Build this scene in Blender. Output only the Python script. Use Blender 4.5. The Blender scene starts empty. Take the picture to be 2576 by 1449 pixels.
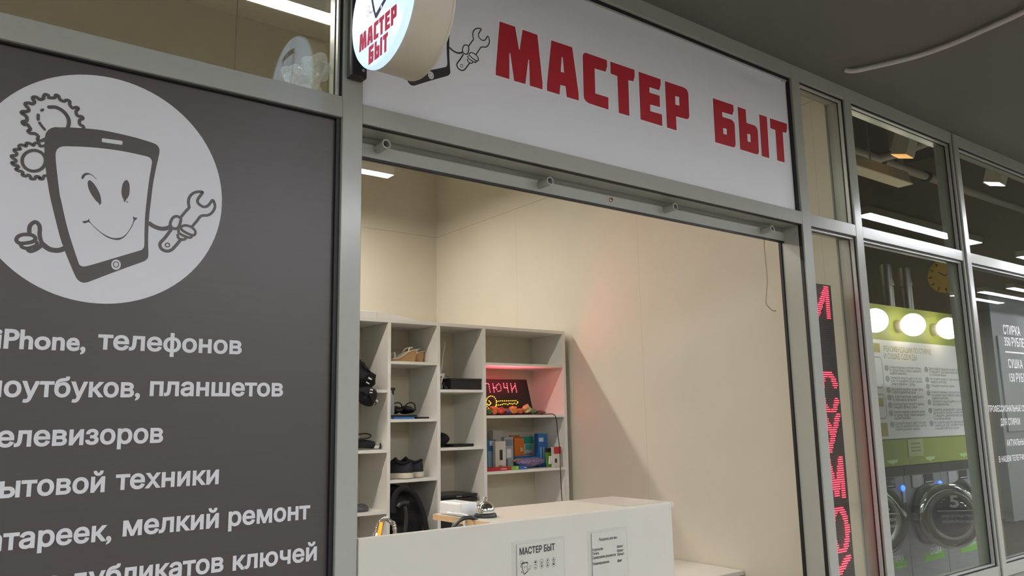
import bpy, bmesh, math, random
from mathutils import Vector, Matrix, geometry
C = bpy.context.scene.collection
SC = bpy.context.scene
random.seed(4)

# ------------------------------------------------------------------ camera, world, exposure
CAM = Vector((0.0, -2.0, 1.55)); FPX = 2004.03
YAW, PITCH, ROLL = [math.radians(a) for a in (37.238, 9.4797, -1.0592)]
_f = Vector((math.sin(YAW)*math.cos(PITCH), math.cos(YAW)*math.cos(PITCH), math.sin(PITCH)))
_r0 = Vector((math.cos(YAW), -math.sin(YAW), 0)); _u0 = _r0.cross(_f)
_r = math.cos(ROLL)*_r0 + math.sin(ROLL)*_u0
_u = -math.sin(ROLL)*_r0 + math.cos(ROLL)*_u0
cd = bpy.data.cameras.new('camera'); co = bpy.data.objects.new('camera', cd); C.objects.link(co)
cd.sensor_fit = 'HORIZONTAL'; cd.sensor_width = 36.0; cd.lens = 36.0*FPX/2576.0
cd.clip_start = 0.02; cd.clip_end = 100
M = Matrix((( _r.x, _u.x, -_f.x, CAM.x), (_r.y, _u.y, -_f.y, CAM.y), (_r.z, _u.z, -_f.z, CAM.z), (0, 0, 0, 1)))
co.matrix_world = M
SC.camera = co
SC.view_settings.view_transform = 'Standard'; SC.view_settings.look = 'None'
SC.view_settings.gamma = 1.0; SC.view_settings.use_curve_mapping = False
SC.view_settings.exposure = 0.0
wd = bpy.data.worlds.new('world'); SC.world = wd; wd.use_nodes = True
wd.node_tree.nodes['Background'].inputs[0].default_value = (0.9, 0.95, 1.0, 1)
wd.node_tree.nodes['Background'].inputs[1].default_value = 0.02
LAMP_KIOSK, LAMP_CORRIDOR, LAMP_LAUNDRY = 98.0, 114.0, 9.0

def at(px, py, X=None, Y=None, Z=None):
    """the point of a plane in the place that a pixel of the photograph shows"""
    d = (px-1288)/FPX*_r - (py-724.5)/FPX*_u + _f
    if Y is not None: t = (Y-CAM.y)/d.y
    elif X is not None: t = (X-CAM.x)/d.x
    else: t = (Z-CAM.z)/d.z
    return CAM + t*d

# ------------------------------------------------------------------ materials
def lin(c):
    if isinstance(c, str):
        c = tuple(int(c[i:i+2], 16)/255 for i in (0, 2, 4))
    return tuple((v/12.92 if v <= .04045 else ((v+.055)/1.055)**2.4) for v in c)
MATS = {}
def mat(name, col, rough=.5, metal=0., var=.06, scale=18., bump=0., spec=.5, emit=None, estr=0., aniso=None, coat=0.):
    if name in MATS: return MATS[name]
    m = bpy.data.materials.new(name); m.use_nodes = True; nt = m.node_tree; b = nt.nodes['Principled BSDF']
    c = lin(col)
    tc = nt.nodes.new('ShaderNodeTexCoord'); nz = nt.nodes.new('ShaderNodeTexNoise')
    nz.inputs['Scale'].default_value = scale; nz.inputs['Detail'].default_value = 4
    src = tc.outputs['Object']
    if aniso:
        mp = nt.nodes.new('ShaderNodeMapping'); mp.inputs['Scale'].default_value = aniso
        nt.links.new(src, mp.inputs[0]); src = mp.outputs[0]
    nt.links.new(src, nz.inputs['Vector'])
    rp = nt.nodes.new('ShaderNodeValToRGB')
    rp.color_ramp.elements[0].position = .25; rp.color_ramp.elements[1].position = .75
    rp.color_ramp.elements[0].color = tuple(v*(1-var) for v in c)+(1,)
    rp.color_ramp.elements[1].color = tuple(min(1, v*(1+var)) for v in c)+(1,)
    nt.links.new(nz.outputs[0], rp.inputs[0]); nt.links.new(rp.outputs[0], b.inputs['Base Color'])
    b.inputs['Roughness'].default_value = rough; b.inputs['Metallic'].default_value = metal
    b.inputs['Specular IOR Level'].default_value = spec
    if coat: b.inputs['Coat Weight'].default_value = coat; b.inputs['Coat Roughness'].default_value = .08
    if bump:
        bp = nt.nodes.new('ShaderNodeBump'); bp.inputs['Strength'].default_value = bump; bp.inputs['Distance'].default_value = .003
        nt.links.new(nz.outputs[0], bp.inputs['Height']); nt.links.new(bp.outputs[0], b.inputs['Normal'])
    if emit is not None:
        b.inputs['Emission Color'].default_value = lin(emit)+(1,); b.inputs['Emission Strength'].default_value = estr
    MATS[name] = m; return m

def glass(name, tint=(.93, .96, .94), ior=1.5, boost=1.0, refl=(1, 1, 1)):
    if name in MATS: return MATS[name]
    m = bpy.data.materials.new(name); m.use_nodes = True; nt = m.node_tree
    for n in list(nt.nodes): nt.nodes.remove(n)
    out = nt.nodes.new('ShaderNodeOutputMaterial'); mix = nt.nodes.new('ShaderNodeMixShader')
    tr = nt.nodes.new('ShaderNodeBsdfTransparent'); tr.inputs[0].default_value = tint+(1,)
    gl = nt.nodes.new('ShaderNodeBsdfGlossy'); gl.inputs['Roughness'].default_value = .008; gl.inputs[0].default_value = refl+(1,)
    fr = nt.nodes.new('ShaderNodeFresnel'); geo = nt.nodes.new('ShaderNodeNewGeometry')
    mi = nt.nodes.new('ShaderNodeMix'); mi.data_type = 'FLOAT'
    mi.inputs[2].default_value = ior; mi.inputs[3].default_value = 1/ior
    nt.links.new(geo.outputs['Backfacing'], mi.inputs[0]); nt.links.new(mi.outputs[0], fr.inputs['IOR'])
    mu = nt.nodes.new('ShaderNodeMath'); mu.operation = 'MULTIPLY'; mu.inputs[1].default_value = boost; mu.use_clamp = True
    nt.links.new(fr.outputs[0], mu.inputs[0]); nt.links.new(mu.outputs[0], mix.inputs[0])
    nt.links.new(tr.outputs[0], mix.inputs[1]); nt.links.new(gl.outputs[0], mix.inputs[2]); nt.links.new(mix.outputs[0], out.inputs[0])
    MATS[name] = m; return m

def film(name, col, opacity=.5, rough=.3):
    """thin clear or milky plastic"""
    if name in MATS: return MATS[name]
    m = bpy.data.materials.new(name); m.use_nodes = True; nt = m.node_tree; b = nt.nodes['Principled BSDF']
    b.inputs['Base Color'].default_value = lin(col)+(1,); b.inputs['Roughness'].default_value = rough
    nz = nt.nodes.new('ShaderNodeTexNoise'); nz.inputs['Scale'].default_value = 30
    mr = nt.nodes.new('ShaderNodeMapRange'); mr.inputs[3].default_value = opacity*.8; mr.inputs[4].default_value = min(1, opacity*1.2)
    nt.links.new(nz.outputs[0], mr.inputs[0]); nt.links.new(mr.outputs[0], b.inputs['Alpha'])
    MATS[name] = m; return m

def wall_board(name, col, seam_z, seam_axis, seam0, pitch, rough=.6):
    """painted boards with thin dark joints"""
    if name in MATS: return MATS[name]
    m = mat(name, col, rough, var=.035, scale=2.2, bump=.03); nt = m.node_tree; b = nt.nodes['Principled BSDF']
    geo = nt.nodes.new('ShaderNodeNewGeometry'); sp = nt.nodes.new('ShaderNodeSeparateXYZ'); nt.links.new(geo.outputs['Position'], sp.inputs[0])
    def mth(op, a, bb=None):
        n = nt.nodes.new('ShaderNodeMath'); n.operation = op
        for i, v in enumerate((a, bb)):
            if v is None: continue
            if isinstance(v, (int, float)): n.inputs[i].default_value = v
            else: nt.links.new(v, n.inputs[i])
        return n.outputs[0]
    hz = mth('LESS_THAN', mth('ABSOLUTE', mth('SUBTRACT', sp.outputs['Z'], seam_z)), .0017)
    ax = sp.outputs[seam_axis]
    ve = mth('LESS_THAN', mth('ABSOLUTE', mth('SUBTRACT', mth('MODULO', mth('ADD', ax, 50*pitch-seam0+pitch/2), pitch), pitch/2)), .0012)
    ve = mth('MULTIPLY', ve, mth('LESS_THAN', sp.outputs['Z'], seam_z))
    mk = mth('MAXIMUM', hz, mth('MULTIPLY', ve, .55))
    mx = nt.nodes.new('ShaderNodeMix'); mx.data_type = 'RGBA'
    src = b.inputs['Base Color'].links[0].from_socket
    nt.links.new(src, mx.inputs[6]); mx.inputs[7].default_value = tuple(v*.45 for v in lin(col))+(1,)
    nt.links.new(mth('MULTIPLY', mk, .8), mx.inputs[0]); nt.links.new(mx.outputs[2], b.inputs['Base Color'])
    return m

def tiles(name, c1, c2, size, rough=.25):
    if name in MATS: return MATS[name]
    m = mat(name, c1, rough, var=.05, scale=6); nt = m.node_tree; b = nt.nodes['Principled BSDF']
    br = nt.nodes.new('ShaderNodeTexBrick'); br.offset = 0; br.inputs['Scale'].default_value = 1/size
    br.inputs['Color1'].default_value = lin(c1)+(1,); br.inputs['Color2'].default_value = lin(c1)+(1,); br.inputs['Mortar'].default_value = lin(c2)+(1,)
    br.inputs['Mortar Size'].default_value = .008; br.inputs['Brick Width'].default_value = 1; br.inputs['Row Height'].default_value = 1
    tc = nt.nodes.new('ShaderNodeNewGeometry'); nt.links.new(tc.outputs['Position'], br.inputs['Vector']); nt.links.new(br.outputs[0], b.inputs['Base Color'])
    return m

ALU = mat('grey_powder_coat', 'a3a49b', .22, var=.02, scale=40, bump=.02, spec=.6)
ALU_DARK = mat('grey_coat_inner', '8f9088', .35, var=.02, scale=40)
BEAD = mat('bright_bead', 'b4b4ae', .3, metal=.2, var=.03)
BLACK = mat('black_rubber', '131214', .5, var=.1)
WHITE = mat('white_laminate', 'ebe9e2', .45, var=.02, scale=9)
WHITE_P = mat('white_plastic', 'e9e9e9', .3, var=.01)
BLK_P = mat('black_plastic', '1a1a1c', .35, var=.1)
BLK_C = mat('black_cloth', '19191c', .85, var=.25, scale=160, bump=.3)
CHROME = mat('chrome', 'e2e2e2', .08, metal=1, var=.01)
STEEL = mat('brushed_steel', 'b9b9b6', .3, metal=1, var=.04)
PANE = glass('window_glass', boost=1.0)
PANE_DOUBLE = glass('double_glazing', boost=2.2)

# ------------------------------------------------------------------ mesh helpers
WLOC = {}
class MB:
    def __init__(s, m=None): s.v = []; s.f = []; s.M = m or Matrix.Identity(4); s.uv = None
    def add(s, vs, fs):
        n = len(s.v); s.v += [tuple(s.M @ Vector(v)) for v in vs]; s.f += [tuple(i+n for i in f) for f in fs]; return s
    def box(s, x0, x1, y0, y1, z0, z1):
        return s.add([(x0,y0,z0),(x1,y0,z0),(x1,y1,z0),(x0,y1,z0),(x0,y0,z1),(x1,y0,z1),(x1,y1,z1),(x0,y1,z1)],
                     [(0,3,2,1),(4,5,6,7),(0,1,5,4),(1,2,6,5),(2,3,7,6),(3,0,4,7)])
    def prism(s, poly, y0, y1):
        """polygon in x,z drawn out along y"""
        n = len(poly); vs = [(p[0], y0, p[1]) for p in poly]+[(p[0], y1, p[1]) for p in poly]
        return s.add(vs, [tuple(range(n)), tuple(range(2*n-1, n-1, -1))]+[(i, i+n, (i+1) % n+n, (i+1) % n) for i in range(n)])
    def tube(s, pts, r, n=10, cap=True, smooth=True):
        pts = [Vector(p) for p in pts]
        if smooth and len(pts) > 2: pts = spline(pts, 6)
        rr = r if callable(r) else (lambda t: r)
        vs, fs = [], []; N = None
        for i, p in enumerate(pts):
            t = (pts[min(i+1, len(pts)-1)]-pts[max(i-1, 0)]).normalized()
            if N is None:
                N = t.orthogonal().normalized()
            N = (N-t*N.dot(t)).normalized(); B = t.cross(N)
            q = rr(i/(len(pts)-1))
            for k in range(n):
                a = 2*math.pi*k/n; vs.append(tuple(p+q*(math.cos(a)*N+math.sin(a)*B)))
        for i in range(len(pts)-1):
            for k in range(n):
                fs.append((i*n+k, i*n+(k+1) % n, (i+1)*n+(k+1) % n, (i+1)*n+k))
        if cap: fs += [tuple(range(n-1, -1, -1)), tuple(range((len(pts)-1)*n, len(pts)*n))]
        return s.add(vs, fs)
    def lathe(s, prof, c, axis='z', n=32, cap=True):
        """prof: (radius, height) list"""
        vs, fs = [], []
        for r, h in prof:
            for k in range(n):
                a = 2*math.pi*k/n; u, v = r*math.cos(a), r*math.sin(a)
                vs.append({'z': (c[0]+u, c[1]+v, c[2]+h), 'x': (c[0]+h, c[1]+u, c[2]+v), 'y': (c[0]+v, c[1]+h, c[2]+u)}[axis])
        for i in range(len(prof)-1):
            for k in range(n): fs.append((i*n+k, i*n+(k+1) % n, (i+1)*n+(k+1) % n, (i+1)*n+k))
        if cap: fs += [tuple(range(n-1, -1, -1)), tuple(range((len(prof)-1)*n, len(prof)*n))]
        return s.add(vs, fs)
    def ball(s, c, r, n=20, f=None):
        vs, fs = [], []; R = r if hasattr(r, '__len__') else (r, r, r)
        for i in range(n+1):
            th = math.pi*i/n
            for k in range(2*n):
                a = math.pi*k/n; d = Vector((math.sin(th)*math.cos(a), math.sin(th)*math.sin(a), math.cos(th)))
                g = f(d) if f else 1
                vs.append((c[0]+R[0]*d.x*g, c[1]+R[1]*d.y*g, c[2]+R[2]*d.z*g))
        w = 2*n
        for i in range(n):
            for k in range(w): fs.append((i*w+k, (i+1)*w+k, (i+1)*w+(k+1) % w, i*w+(k+1) % w))
        return s.add(vs, fs)
    def loft(s, rings):
        n = len(rings[0]); vs = [p for r in rings for p in r]; fs = []
        for i in range(len(rings)-1):
            for k in range(n): fs.append((i*n+k, i*n+(k+1) % n, (i+1)*n+(k+1) % n, (i+1)*n+k))
        fs += [tuple(range(n-1, -1, -1)), tuple(range((len(rings)-1)*n, len(rings)*n))]
        return s.add(vs, fs)

def spline(pts, k=6, closed=False):
    out = []; n = len(pts); pts = [Vector(p) for p in pts]
    for i in range(n if closed else n-1):
        g = (lambda j: pts[j % n]) if closed else (lambda j: pts[max(0, min(n-1, j))])
        p0, p1, p2, p3 = g(i-1), g(i), g(i+1), g(i+2)
        for j in range(k):
            t = j/k
            out.append(.5*((2*p1)+(p2-p0)*t+(2*p0-5*p1+4*p2-p3)*t*t+(3*p1-p0-3*p2+p3)*t**3))
    if not closed: out.append(pts[-1])
    return out

def mk(name, mb, material, parent=None, smooth=False, bevel=0., sub=0, props=None, weld=False):
    vs, fs = (mb.v, mb.f) if isinstance(mb, MB) else mb
    me = bpy.data.meshes.new(name)
    if parent is not None: org = WLOC[parent]
    else:
        xs = [v[0] for v in vs]; ys = [v[1] for v in vs]; zs = [v[2] for v in vs]
        org = Vector(((min(xs)+max(xs))/2, (min(ys)+max(ys))/2, min(zs)))
    me.from_pydata([tuple(Vector(v)-org) for v in vs], [], fs); me.update()
    bm = bmesh.new(); bm.from_mesh(me)
    if weld: bmesh.ops.remove_doubles(bm, verts=bm.verts, dist=1e-5)
    bmesh.ops.recalc_face_normals(bm, faces=bm.faces); bm.to_mesh(me); bm.free()
    o = bpy.data.objects.new(name, me); C.objects.link(o)
    if material: me.materials.append(material)
    if parent is not None: o.parent = parent
    else: o.location = org
    WLOC[o] = org.copy()
    if parent is not None: WLOC[o] = WLOC[parent].copy()
    if smooth:
        for p in me.polygons: p.use_smooth = True
        try: me.set_sharp_from_angle(angle=math.radians(42))
        except Exception: pass
    if bevel:
        b = o.modifiers.new('bevel', 'BEVEL'); b.width = bevel; b.segments = 2; b.limit_method = 'ANGLE'; b.angle_limit = math.radians(40)
    if sub:
        b = o.modifiers.new('sub', 'SUBSURF'); b.levels = sub; b.render_levels = sub
    return o

def tag(o, label, cat, group=None):
    o['label'] = label; o['category'] = cat
    if group: o['group'] = group
    return o
def thing(name, loc, label, cat, group=None):
    o = bpy.data.objects.new(name, None); C.objects.link(o); o.location = loc; o.empty_display_size = .05
    WLOC[o] = Vector(loc); return tag(o, label, cat, group)
def struct(name, mb, material, parent=None, **k):
    o = mk(name, mb, material, parent, **k)
    if parent is None: o['kind'] = 'structure'
    return o

# flat artwork: fills (with holes), strokes and lettering as thin solid sheets
def fill2d(loops, offset=0., ext=.0003):
    cu = bpy.data.curves.new('t', 'CURVE'); cu.dimensions = '2D'; cu.fill_mode = 'BOTH'; cu.extrude = ext; cu.offset = offset
    for lp in loops:
        s = cu.splines.new('POLY'); s.points.add(len(lp)-1); s.use_cyclic_u = True
        for q, p in zip(s.points, lp): q.co = (p[0], p[1], 0, 1)
    return _curve_mesh(cu)
def _curve_mesh(cu):
    ob = bpy.data.objects.new('t', cu); C.objects.link(ob)
    dg = bpy.context.evaluated_depsgraph_get(); me = bpy.data.meshes.new_from_object(ob.evaluated_get(dg))
    vs = [tuple(v.co) for v in me.vertices]; fs = [tuple(p.vertices) for p in me.polygons]
    bpy.data.objects.remove(ob); bpy.data.curves.remove(cu); bpy.data.meshes.remove(me)
    return vs, fs
TXT = {}
def _area(l): return .5*sum(l[i-1][0]*l[i][1]-l[i][0]*l[i-1][1] for i in range(len(l)))
def _wind(p, loops):
    w = 0
    for l in loops:
        for i in range(len(l)):
            a, b = l[i-1], l[i]
            if (a[1] <= p[1]) != (b[1] <= p[1]):
                t = (b[0]-a[0])*(p[1]-a[1])-(p[0]-a[0])*(b[1]-a[1])
                if b[1] > a[1] and t > 0: w += 1
                elif b[1] <= a[1] and t < 0: w -= 1
    return w
def _fat(l, d):
    """loop moved to its right hand side by d"""
    out = []; n = len(l)
    for i in range(n):
        p, q, r = Vector(l[i-1]), Vector(l[i]), Vector(l[(i+1) % n])
        e, f = (q-p).normalized(), (r-q).normalized()
        a, b = Vector((e.y, -e.x)), Vector((f.y, -f.x)); m = a+b
        k = d/max(.45, 1+a.dot(b)); out.append((q.x+m.x*k, q.y+m.y*k))
    return out
def text2d(body, bold=0., ext=.0003, res=3):
    """lettering; contours may cross, what they wind around is filled"""
    k = (body, bold, res)
    if k not in TXT:
        cu = bpy.data.curves.new('t', 'FONT'); cu.body = body
        ob = bpy.data.objects.new('t', cu); C.objects.link(ob)
        dg = bpy.context.evaluated_depsgraph_get(); cc = ob.evaluated_get(dg).to_curve(dg)
        loops = []
        for sp in cc.splines:
            bp = sp.bezier_points; l = []
            for i in range(len(bp)):
                p, q = bp[i], bp[(i+1) % len(bp)]
                straight = (p.handle_right-p.co).cross(q.co-p.co).length < 1e-6 and (q.handle_left-q.co).cross(q.co-p.co).length < 1e-6
                n = 1 if straight else res+1
                for v in geometry.interpolate_bezier(p.co, p.handle_right, q.handle_left, q.co, n+1)[:-1]:
                    if not l or (v.x-l[-1][0])**2+(v.y-l[-1][1])**2 > 1e-8: l.append((v.x, v.y))
            if len(l) > 2: loops.append(l)
        bpy.data.objects.remove(ob); bpy.data.curves.remove(cu)
        items = sorted(((min(p[0] for p in l), max(p[0] for p in l), l) for l in loops), key=lambda t: t[0]); glyphs = []
        for x0, x1, l in items:
            if glyphs and x0 < glyphs[-1][1]-.004: glyphs[-1][1] = max(x1, glyphs[-1][1]); glyphs[-1][2].append(l)
            else: glyphs.append([x0, x1, [l]])
        V, F = [], []
        for _, _, ls in glyphs:
            if bold:
                new = []
                for l in ls:
                    vote = 0
                    for i in range(0, len(l), max(1, len(l)//9)):
                        a, b = Vector(l[i-1]), Vector(l[i]); e = (b-a).normalized(); mid = (a+b)/2; nr = Vector((e.y, -e.x))*.004
                        vote += 1 if abs(_wind(mid-nr, ls)) > abs(_wind(mid+nr, ls)) else -1
                    new.append(_fat(l, bold if vote > 0 else -bold))
                ls = new
            vs = [Vector(p) for l in ls for p in l]; ed = []; n = 0
            for l in ls: ed += [(n+i, n+(i+1) % len(l)) for i in range(len(l))]; n += len(l)
            v2, _, f2, *_r0 = geometry.delaunay_2d_cdt(vs, ed, [], 0, 1e-5)
            n = len(V); V += [(p.x, p.y, 0.) for p in v2]
            for f in f2:
                c = (v2[f[0]]+v2[f[1]]+v2[f[2]])/3
                if _wind(c, ls): F.append(tuple(i+n for i in f))
        xs = [v[0] for v in V]; TXT[k] = (V, F, min(xs), max(xs))
    return TXT[k]
def fat_fill(loop, d):
    """solid shape of one outline grown by d; notches that close up stay filled"""
    ls = [_fat(loop, d if _area(loop) > 0 else -d)]
    v2, _, f2, *_k = geometry.delaunay_2d_cdt([Vector(p) for p in ls[0]], [(i, (i+1) % len(loop)) for i in range(len(loop))], [], 0, 1e-6)
    return [(p.x, p.y, .0002) for p in v2], [tuple(f) for f in f2 if _wind((v2[f[0]]+v2[f[1]]+v2[f[2]])/3, ls)]
XH, CAPH = .546, .727     # x-height and capital height of the face, per unit size
def stroke2d(pts, w, closed=False, smooth=True, ext=.0003):
    P = [Vector((p[0], p[1], 0)) for p in pts]
    if smooth: P = spline(P, 4, closed)
    n = len(P); vs, fs = [], []
    for i, p in enumerate(P):
        a = P[i-1] if (i or closed) else P[0]; b = P[(i+1) % n] if (i < n-1 or closed) else P[-1]
        t = (b-a).normalized(); nn = Vector((-t.y, t.x, 0))*w/2
        for s in (1, -1): vs.append((p.x+s*nn.x, p.y+s*nn.y, ext))
    for i in range(n if closed else n-1):
        j = (i+1) % n; fs.append((2*i, 2*i+1, 2*j+1, 2*j))
    if not closed:
        for p in (P[0], P[-1]):
            k = len(vs); vs += [(p.x+w/2*math.cos(a*math.pi/5), p.y+w/2*math.sin(a*math.pi/5), ext+(.00001 if p is P[0] else .00002)) for a in range(10)]; fs.append(tuple(range(k, k+10)))
    return vs, fs
def join(parts):
    V, F = [], []
    for vs, fs in parts:
        n = len(V); V += vs; F += [tuple(i+n for i in f) for f in fs]
    return V, F
def on_front(vf, y):          # drawing plane of the facade: u -> x, v -> z, seen from the corridor
    return [(v[0], y-v[2], v[1]) for v in vf[0]], vf[1]
def on_end(vf, x):            # plane facing -x: u -> -y, v -> z
    return [(x-v[2], -v[0], v[1]) for v in vf[0]], vf[1]
def xf(vf, sx=1, sy=1, dx=0, dy=0):
    return [(v[0]*sx+dx, v[1]*sy+dy, v[2]) for v in vf[0]], vf[1]
def flat_text(body, u0, v0, size, width=None, right=None, bold=.0, res=3, zoff=.0004):
    """lettering with its left end at u0 (or right end at `right`) and its baseline at v0; size = height of the em"""
    vs, fs, a, b = text2d(body, bold, res=res); sx = size if width is None else width/(b-a)
    if right is not None: u0 = right-(b-a)*sx
    return [((v[0]-a)*sx+u0, v[1]*size+v0, zoff+v[2]) for v in vs], fs

# ------------------------------------------------------------------ the setting
CEIL = mat('corridor_ceiling_paint', '6b6961', .75, var=.03, scale=3, bump=.05)
struct('floor', MB().box(-6, 14, -6, 6, -.1, 0), tiles('floor_tile', '7d7870', '55524d', .6))
struct('ceiling', MB().box(-6, 14, -6, -.0, 3.181, 3.3), CEIL)
struct('wall_opposite', MB().box(-6, 14, -6.1, -6, 0, 3.3), mat('opposite_wall_paint', '8b8980', .6, var=.05, scale=2))
struct('wall_corridor_left', MB().box(-6.1, -6, -6, 6, 0, 4.8), mat('opposite_wall_paint', '8b8980'))
struct('wall_corridor_right', MB().box(14, 14.1, -6, 6, 0, 4.8), mat('opposite_wall_paint', '8b8980'))
struct('wall_above_facade', MB().box(-6, 14, .0, .1, 3.181, 4.8), ALU_DARK)
WALL = wall_board('cream_wall_board_side', 'd2ccbc', 3.155, 'Y', 1.44, 1.262)
WALLB = wall_board('cream_wall_board_back', 'd2ccbc', 3.155, 'X', 1.30, 1.262)
struct('wall_kiosk_right', MB().box(3.62, 3.70, .101, 3.95, 0, 4.7), WALL)
struct('wall_kiosk_back', MB().box(-3.1, 3.62, 3.85, 3.95, 0, 4.7), WALLB)
struct('wall_kiosk_left', MB().box(-3.1, -3.0, .101, 3.85, 0, 4.7), WALL)
struct('ceiling_kiosk', MB().box(-3.1, 3.70, .101, 3.95, 4.7, 4.8), mat('kiosk_ceiling_paint', 'cfc9ba', .8))
LW = mat('laundry_wall_paint', '77706a', .7, var=.05, scale=2)
struct('wall_laundry_back', MB().box(3.7, 12.1, 4.6, 4.7, 0, 5), LW)
struct('wall_laundry_right', MB().box(10.6, 10.7, .101, 4.6, 0, 5), mat('laundry_end_wall_paint', '8c8270', .7, var=.05, scale=2))
struct('ceiling_laundry', MB().box(3.7, 12.1, .101, 4.7, 4.9, 5), mat('laundry_ceiling_paint', '57554f', .8))
GX = at(2442, 800, Y=1.5).x
GREEN = mat('green_wall_paint', '8b9440', .55, var=.04, scale=3)
struct('wall_laundry_partition', MB().box(4.4, GX, 1.5, 1.62, 1.12, 2.483).box(4.4, GX, 1.56, 1.62, 0, 1.12), GREEN)

MUL = [(.927, .990), (3.184, 3.250), (3.635, 3.698), (4.773, 4.862), (6.15, 6.22), (-1.40, -1.33), (7.4, 7.47), (-3.0, -2.93)]
trim_n = [0]
def trim(mb, m=ALU, **k):
    trim_n[0] += 1; return struct(f'trim_{trim_n[0]}', mb, m, **k)
for a, b in MUL: trim(MB().box(a, b, 0, .1, 0, 3.181), bevel=.003)
M4 = trim(MB().box(4.79, 4.845, -.012, -.0005, .02, 3.17), bevel=.004)      # cover strip of the wide mullion
spans = {'L2': (-2.93, -1.40), 'L': (-1.33, .927), 'K': (.990, 3.184), 'N': (3.250, 3.635), 'W': (3.698, 4.773), 'R': (4.862, 6.15), 'R2': (6.22, 7.40)}
for k, (a, b) in spans.items():
    trim(MB().box(a, b, .001, .1, 3.112, 3.181), bevel=.002)
    trim(MB().box(a, b, .001, .1, 2.407 if k[0] != 'L' else 2.412, 2.466 if k[0] != 'L' else 2.474), bevel=.002)
    if k not in ('K', 'N'):
        trim(MB().box(a, b, .001, .1, .669 if k != 'N' else .1, .731), bevel=.002)
        trim(MB().box(a, b, .03, .05, 0, .669), ALU_DARK)
trim(MB().box(3.25, 3.635, .001, .1, 0, .08), bevel=.002)

win_n = [0]
def window(x0, x1, z0, z1, y=.036, glassmat=PANE):
    """one fixed light: black outer gasket, bright bead, inner gasket, sheet of glass"""
    win_n[0] += 1
    lo = .35 if z0 > 1.5 else 1.
    def ring(a, b, y0, y1):
        if lo < 1: return MB().box(x0+a, x1-a, y0, y1, z1-b, z1-a).box(x0+a, x1-a, y0+.03, y1+.03, z0, z0+.004).box(x0+a, x0+b, y0, y1, z0+.001, z1-b).box(x1-b, x1-a, y0, y1, z0+.001, z1-b)
        return MB().box(x0+a, x1-a, y0, y1, z1-b, z1-a).box(x0+a, x1-a, y0, y1, z0+a, z0+b).box(x0+a, x0+b, y0, y1, z0+b, z1-b).box(x1-b, x1-a, y0, y1, z0+b, z1-b)
    w = struct(f'window_{win_n[0]}', ring(0.0005, .007, .010, .024), BLACK)
    mk('bead', ring(.0071, .013, .014, .030), BEAD, w); mk('inner_gasket', ring(.0105, .0155, .0305, .0345), BLACK, w)
    mk('glass_pane', MB().box(x0+.002, x1-.002, y, y+.006, z0+(.002 if z0 < 1.5 else .0005), z1-.002), glassmat, w)
    return w
window(-1.33, .927, 2.474, 3.112, .056, PANE_DOUBLE)
window(3.250, 3.635, 2.466, 3.112); window(3.250, 3.635, .08, 2.407)
window(3.698, 4.773, 2.466, 3.112); window(3.698, 4.773, .731, 2.407)
window(4.862, 6.15, 2.466, 3.112); WR = window(4.862, 6.15, .731, 2.407)

# inner frame of the opening, behind the lintel
trim(MB().box(.990, 3.184, .1002, .113, 2.3455, 2.389).box(.990, 3.184, .106, .113, 2.389, 2.466), ALU, bevel=.001)
trim(MB().box(.990, 3.184, .0995, .1135, 2.3385, 2.3452), BLACK)
trim(MB().box(.991, 3.184, .008, .024, 2.4045, 2.4068), BLACK)
trim(MB().box(3.1785, 3.184, .024, .113, 0, 2.4065), ALU)
trim(MB().box(3.170, 3.184, .1135, .126, 0, 2.3455), BLACK)
trim(MB().box(3.1785, 3.184, .010, .0235, 0, 2.404), BLACK)

# ------------------------------------------------------------------ lamps
LED_K = mat('kiosk_lamp_diffuser', 'fff6e4', .4, emit='fff6ea', estr=LAMP_KIOSK)
LED_C = mat('corridor_lamp_diffuser', 'ffffff', .4, emit='f6f8ff', estr=LAMP_CORRIDOR)
LAMPBODY = mat('lamp_housing', 'dedbd2', .5, var=.02)
def batten(x0, x1, y, z, mdif, label, name='ceiling_lamp', w=.1, ztop=None, group=None):
    t = thing(name, ((x0+x1)/2, y, z), label, 'lamp', group)
    mk('housing', MB().prism([(y-w/2-.0, z+.004), (y+w/2, z+.004), (y+w/2-.02, z+.06), (y-w/2+.02, z+.06)], 0, 1) if 0 else
       MB().box(x0, x1, y-w/2, y+w/2, z+.012, z+.06).box(x0, x1, y-w/2, y-w/2+.004, z, z+.012).box(x0, x1, y+w/2-.004, y+w/2, z, z+.012).box(x0, x0+.004, y-w/2, y+w/2, z, z+.012).box(x1-.004, x1, y-w/2, y+w/2, z, z+.012), LAMPBODY, t)
    mk('diffuser', MB().box(x0+.004, x1-.004, y-w/2+.004, y+w/2-.004, z+.002, z+.0115), mdif, t)
    if ztop:
        for q in (.2, .8): mk('hanger', MB().tube([(x0+(x1-x0)*q, y, z+.06), (x0+(x1-x0)*q, y, ztop)], .003, 6), STEEL, t)
    return t
batten(.15, 1.50, 1.09, 3.32, LED_K, 'bright white batten lamp seen through the glass above the dark poster', ztop=4.7)
batten(1.25, 2.69, 2.97, 3.32, LED_K, 'bright white batten lamp hanging in the kiosk corner above the shelves', ztop=4.7)
batten(-1.70, -.35, 1.09, 3.32, LED_K, 'added unseen batten lamp in the left half of the kiosk, near the facade', ztop=4.7)  # lamp added out of view to brighten the side wall
batten(-1.60, -.25, 2.97, 3.32, LED_K, 'white batten lamp deep in the left half of the kiosk', ztop=4.7)
for i, (x0, x1) in enumerate(((5.95, 7.95), (9.0, 11.0), (-4.0, -2.4))):
    batten(x0, x1, -1.13, 3.117, LED_C, ['white batten lamp on the corridor ceiling, mirrored in the laundry glass', 'white batten lamp on the corridor ceiling far to the right', 'white batten lamp on the corridor ceiling far to the left'][i], w=.12, group='corridor lamps')
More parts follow.
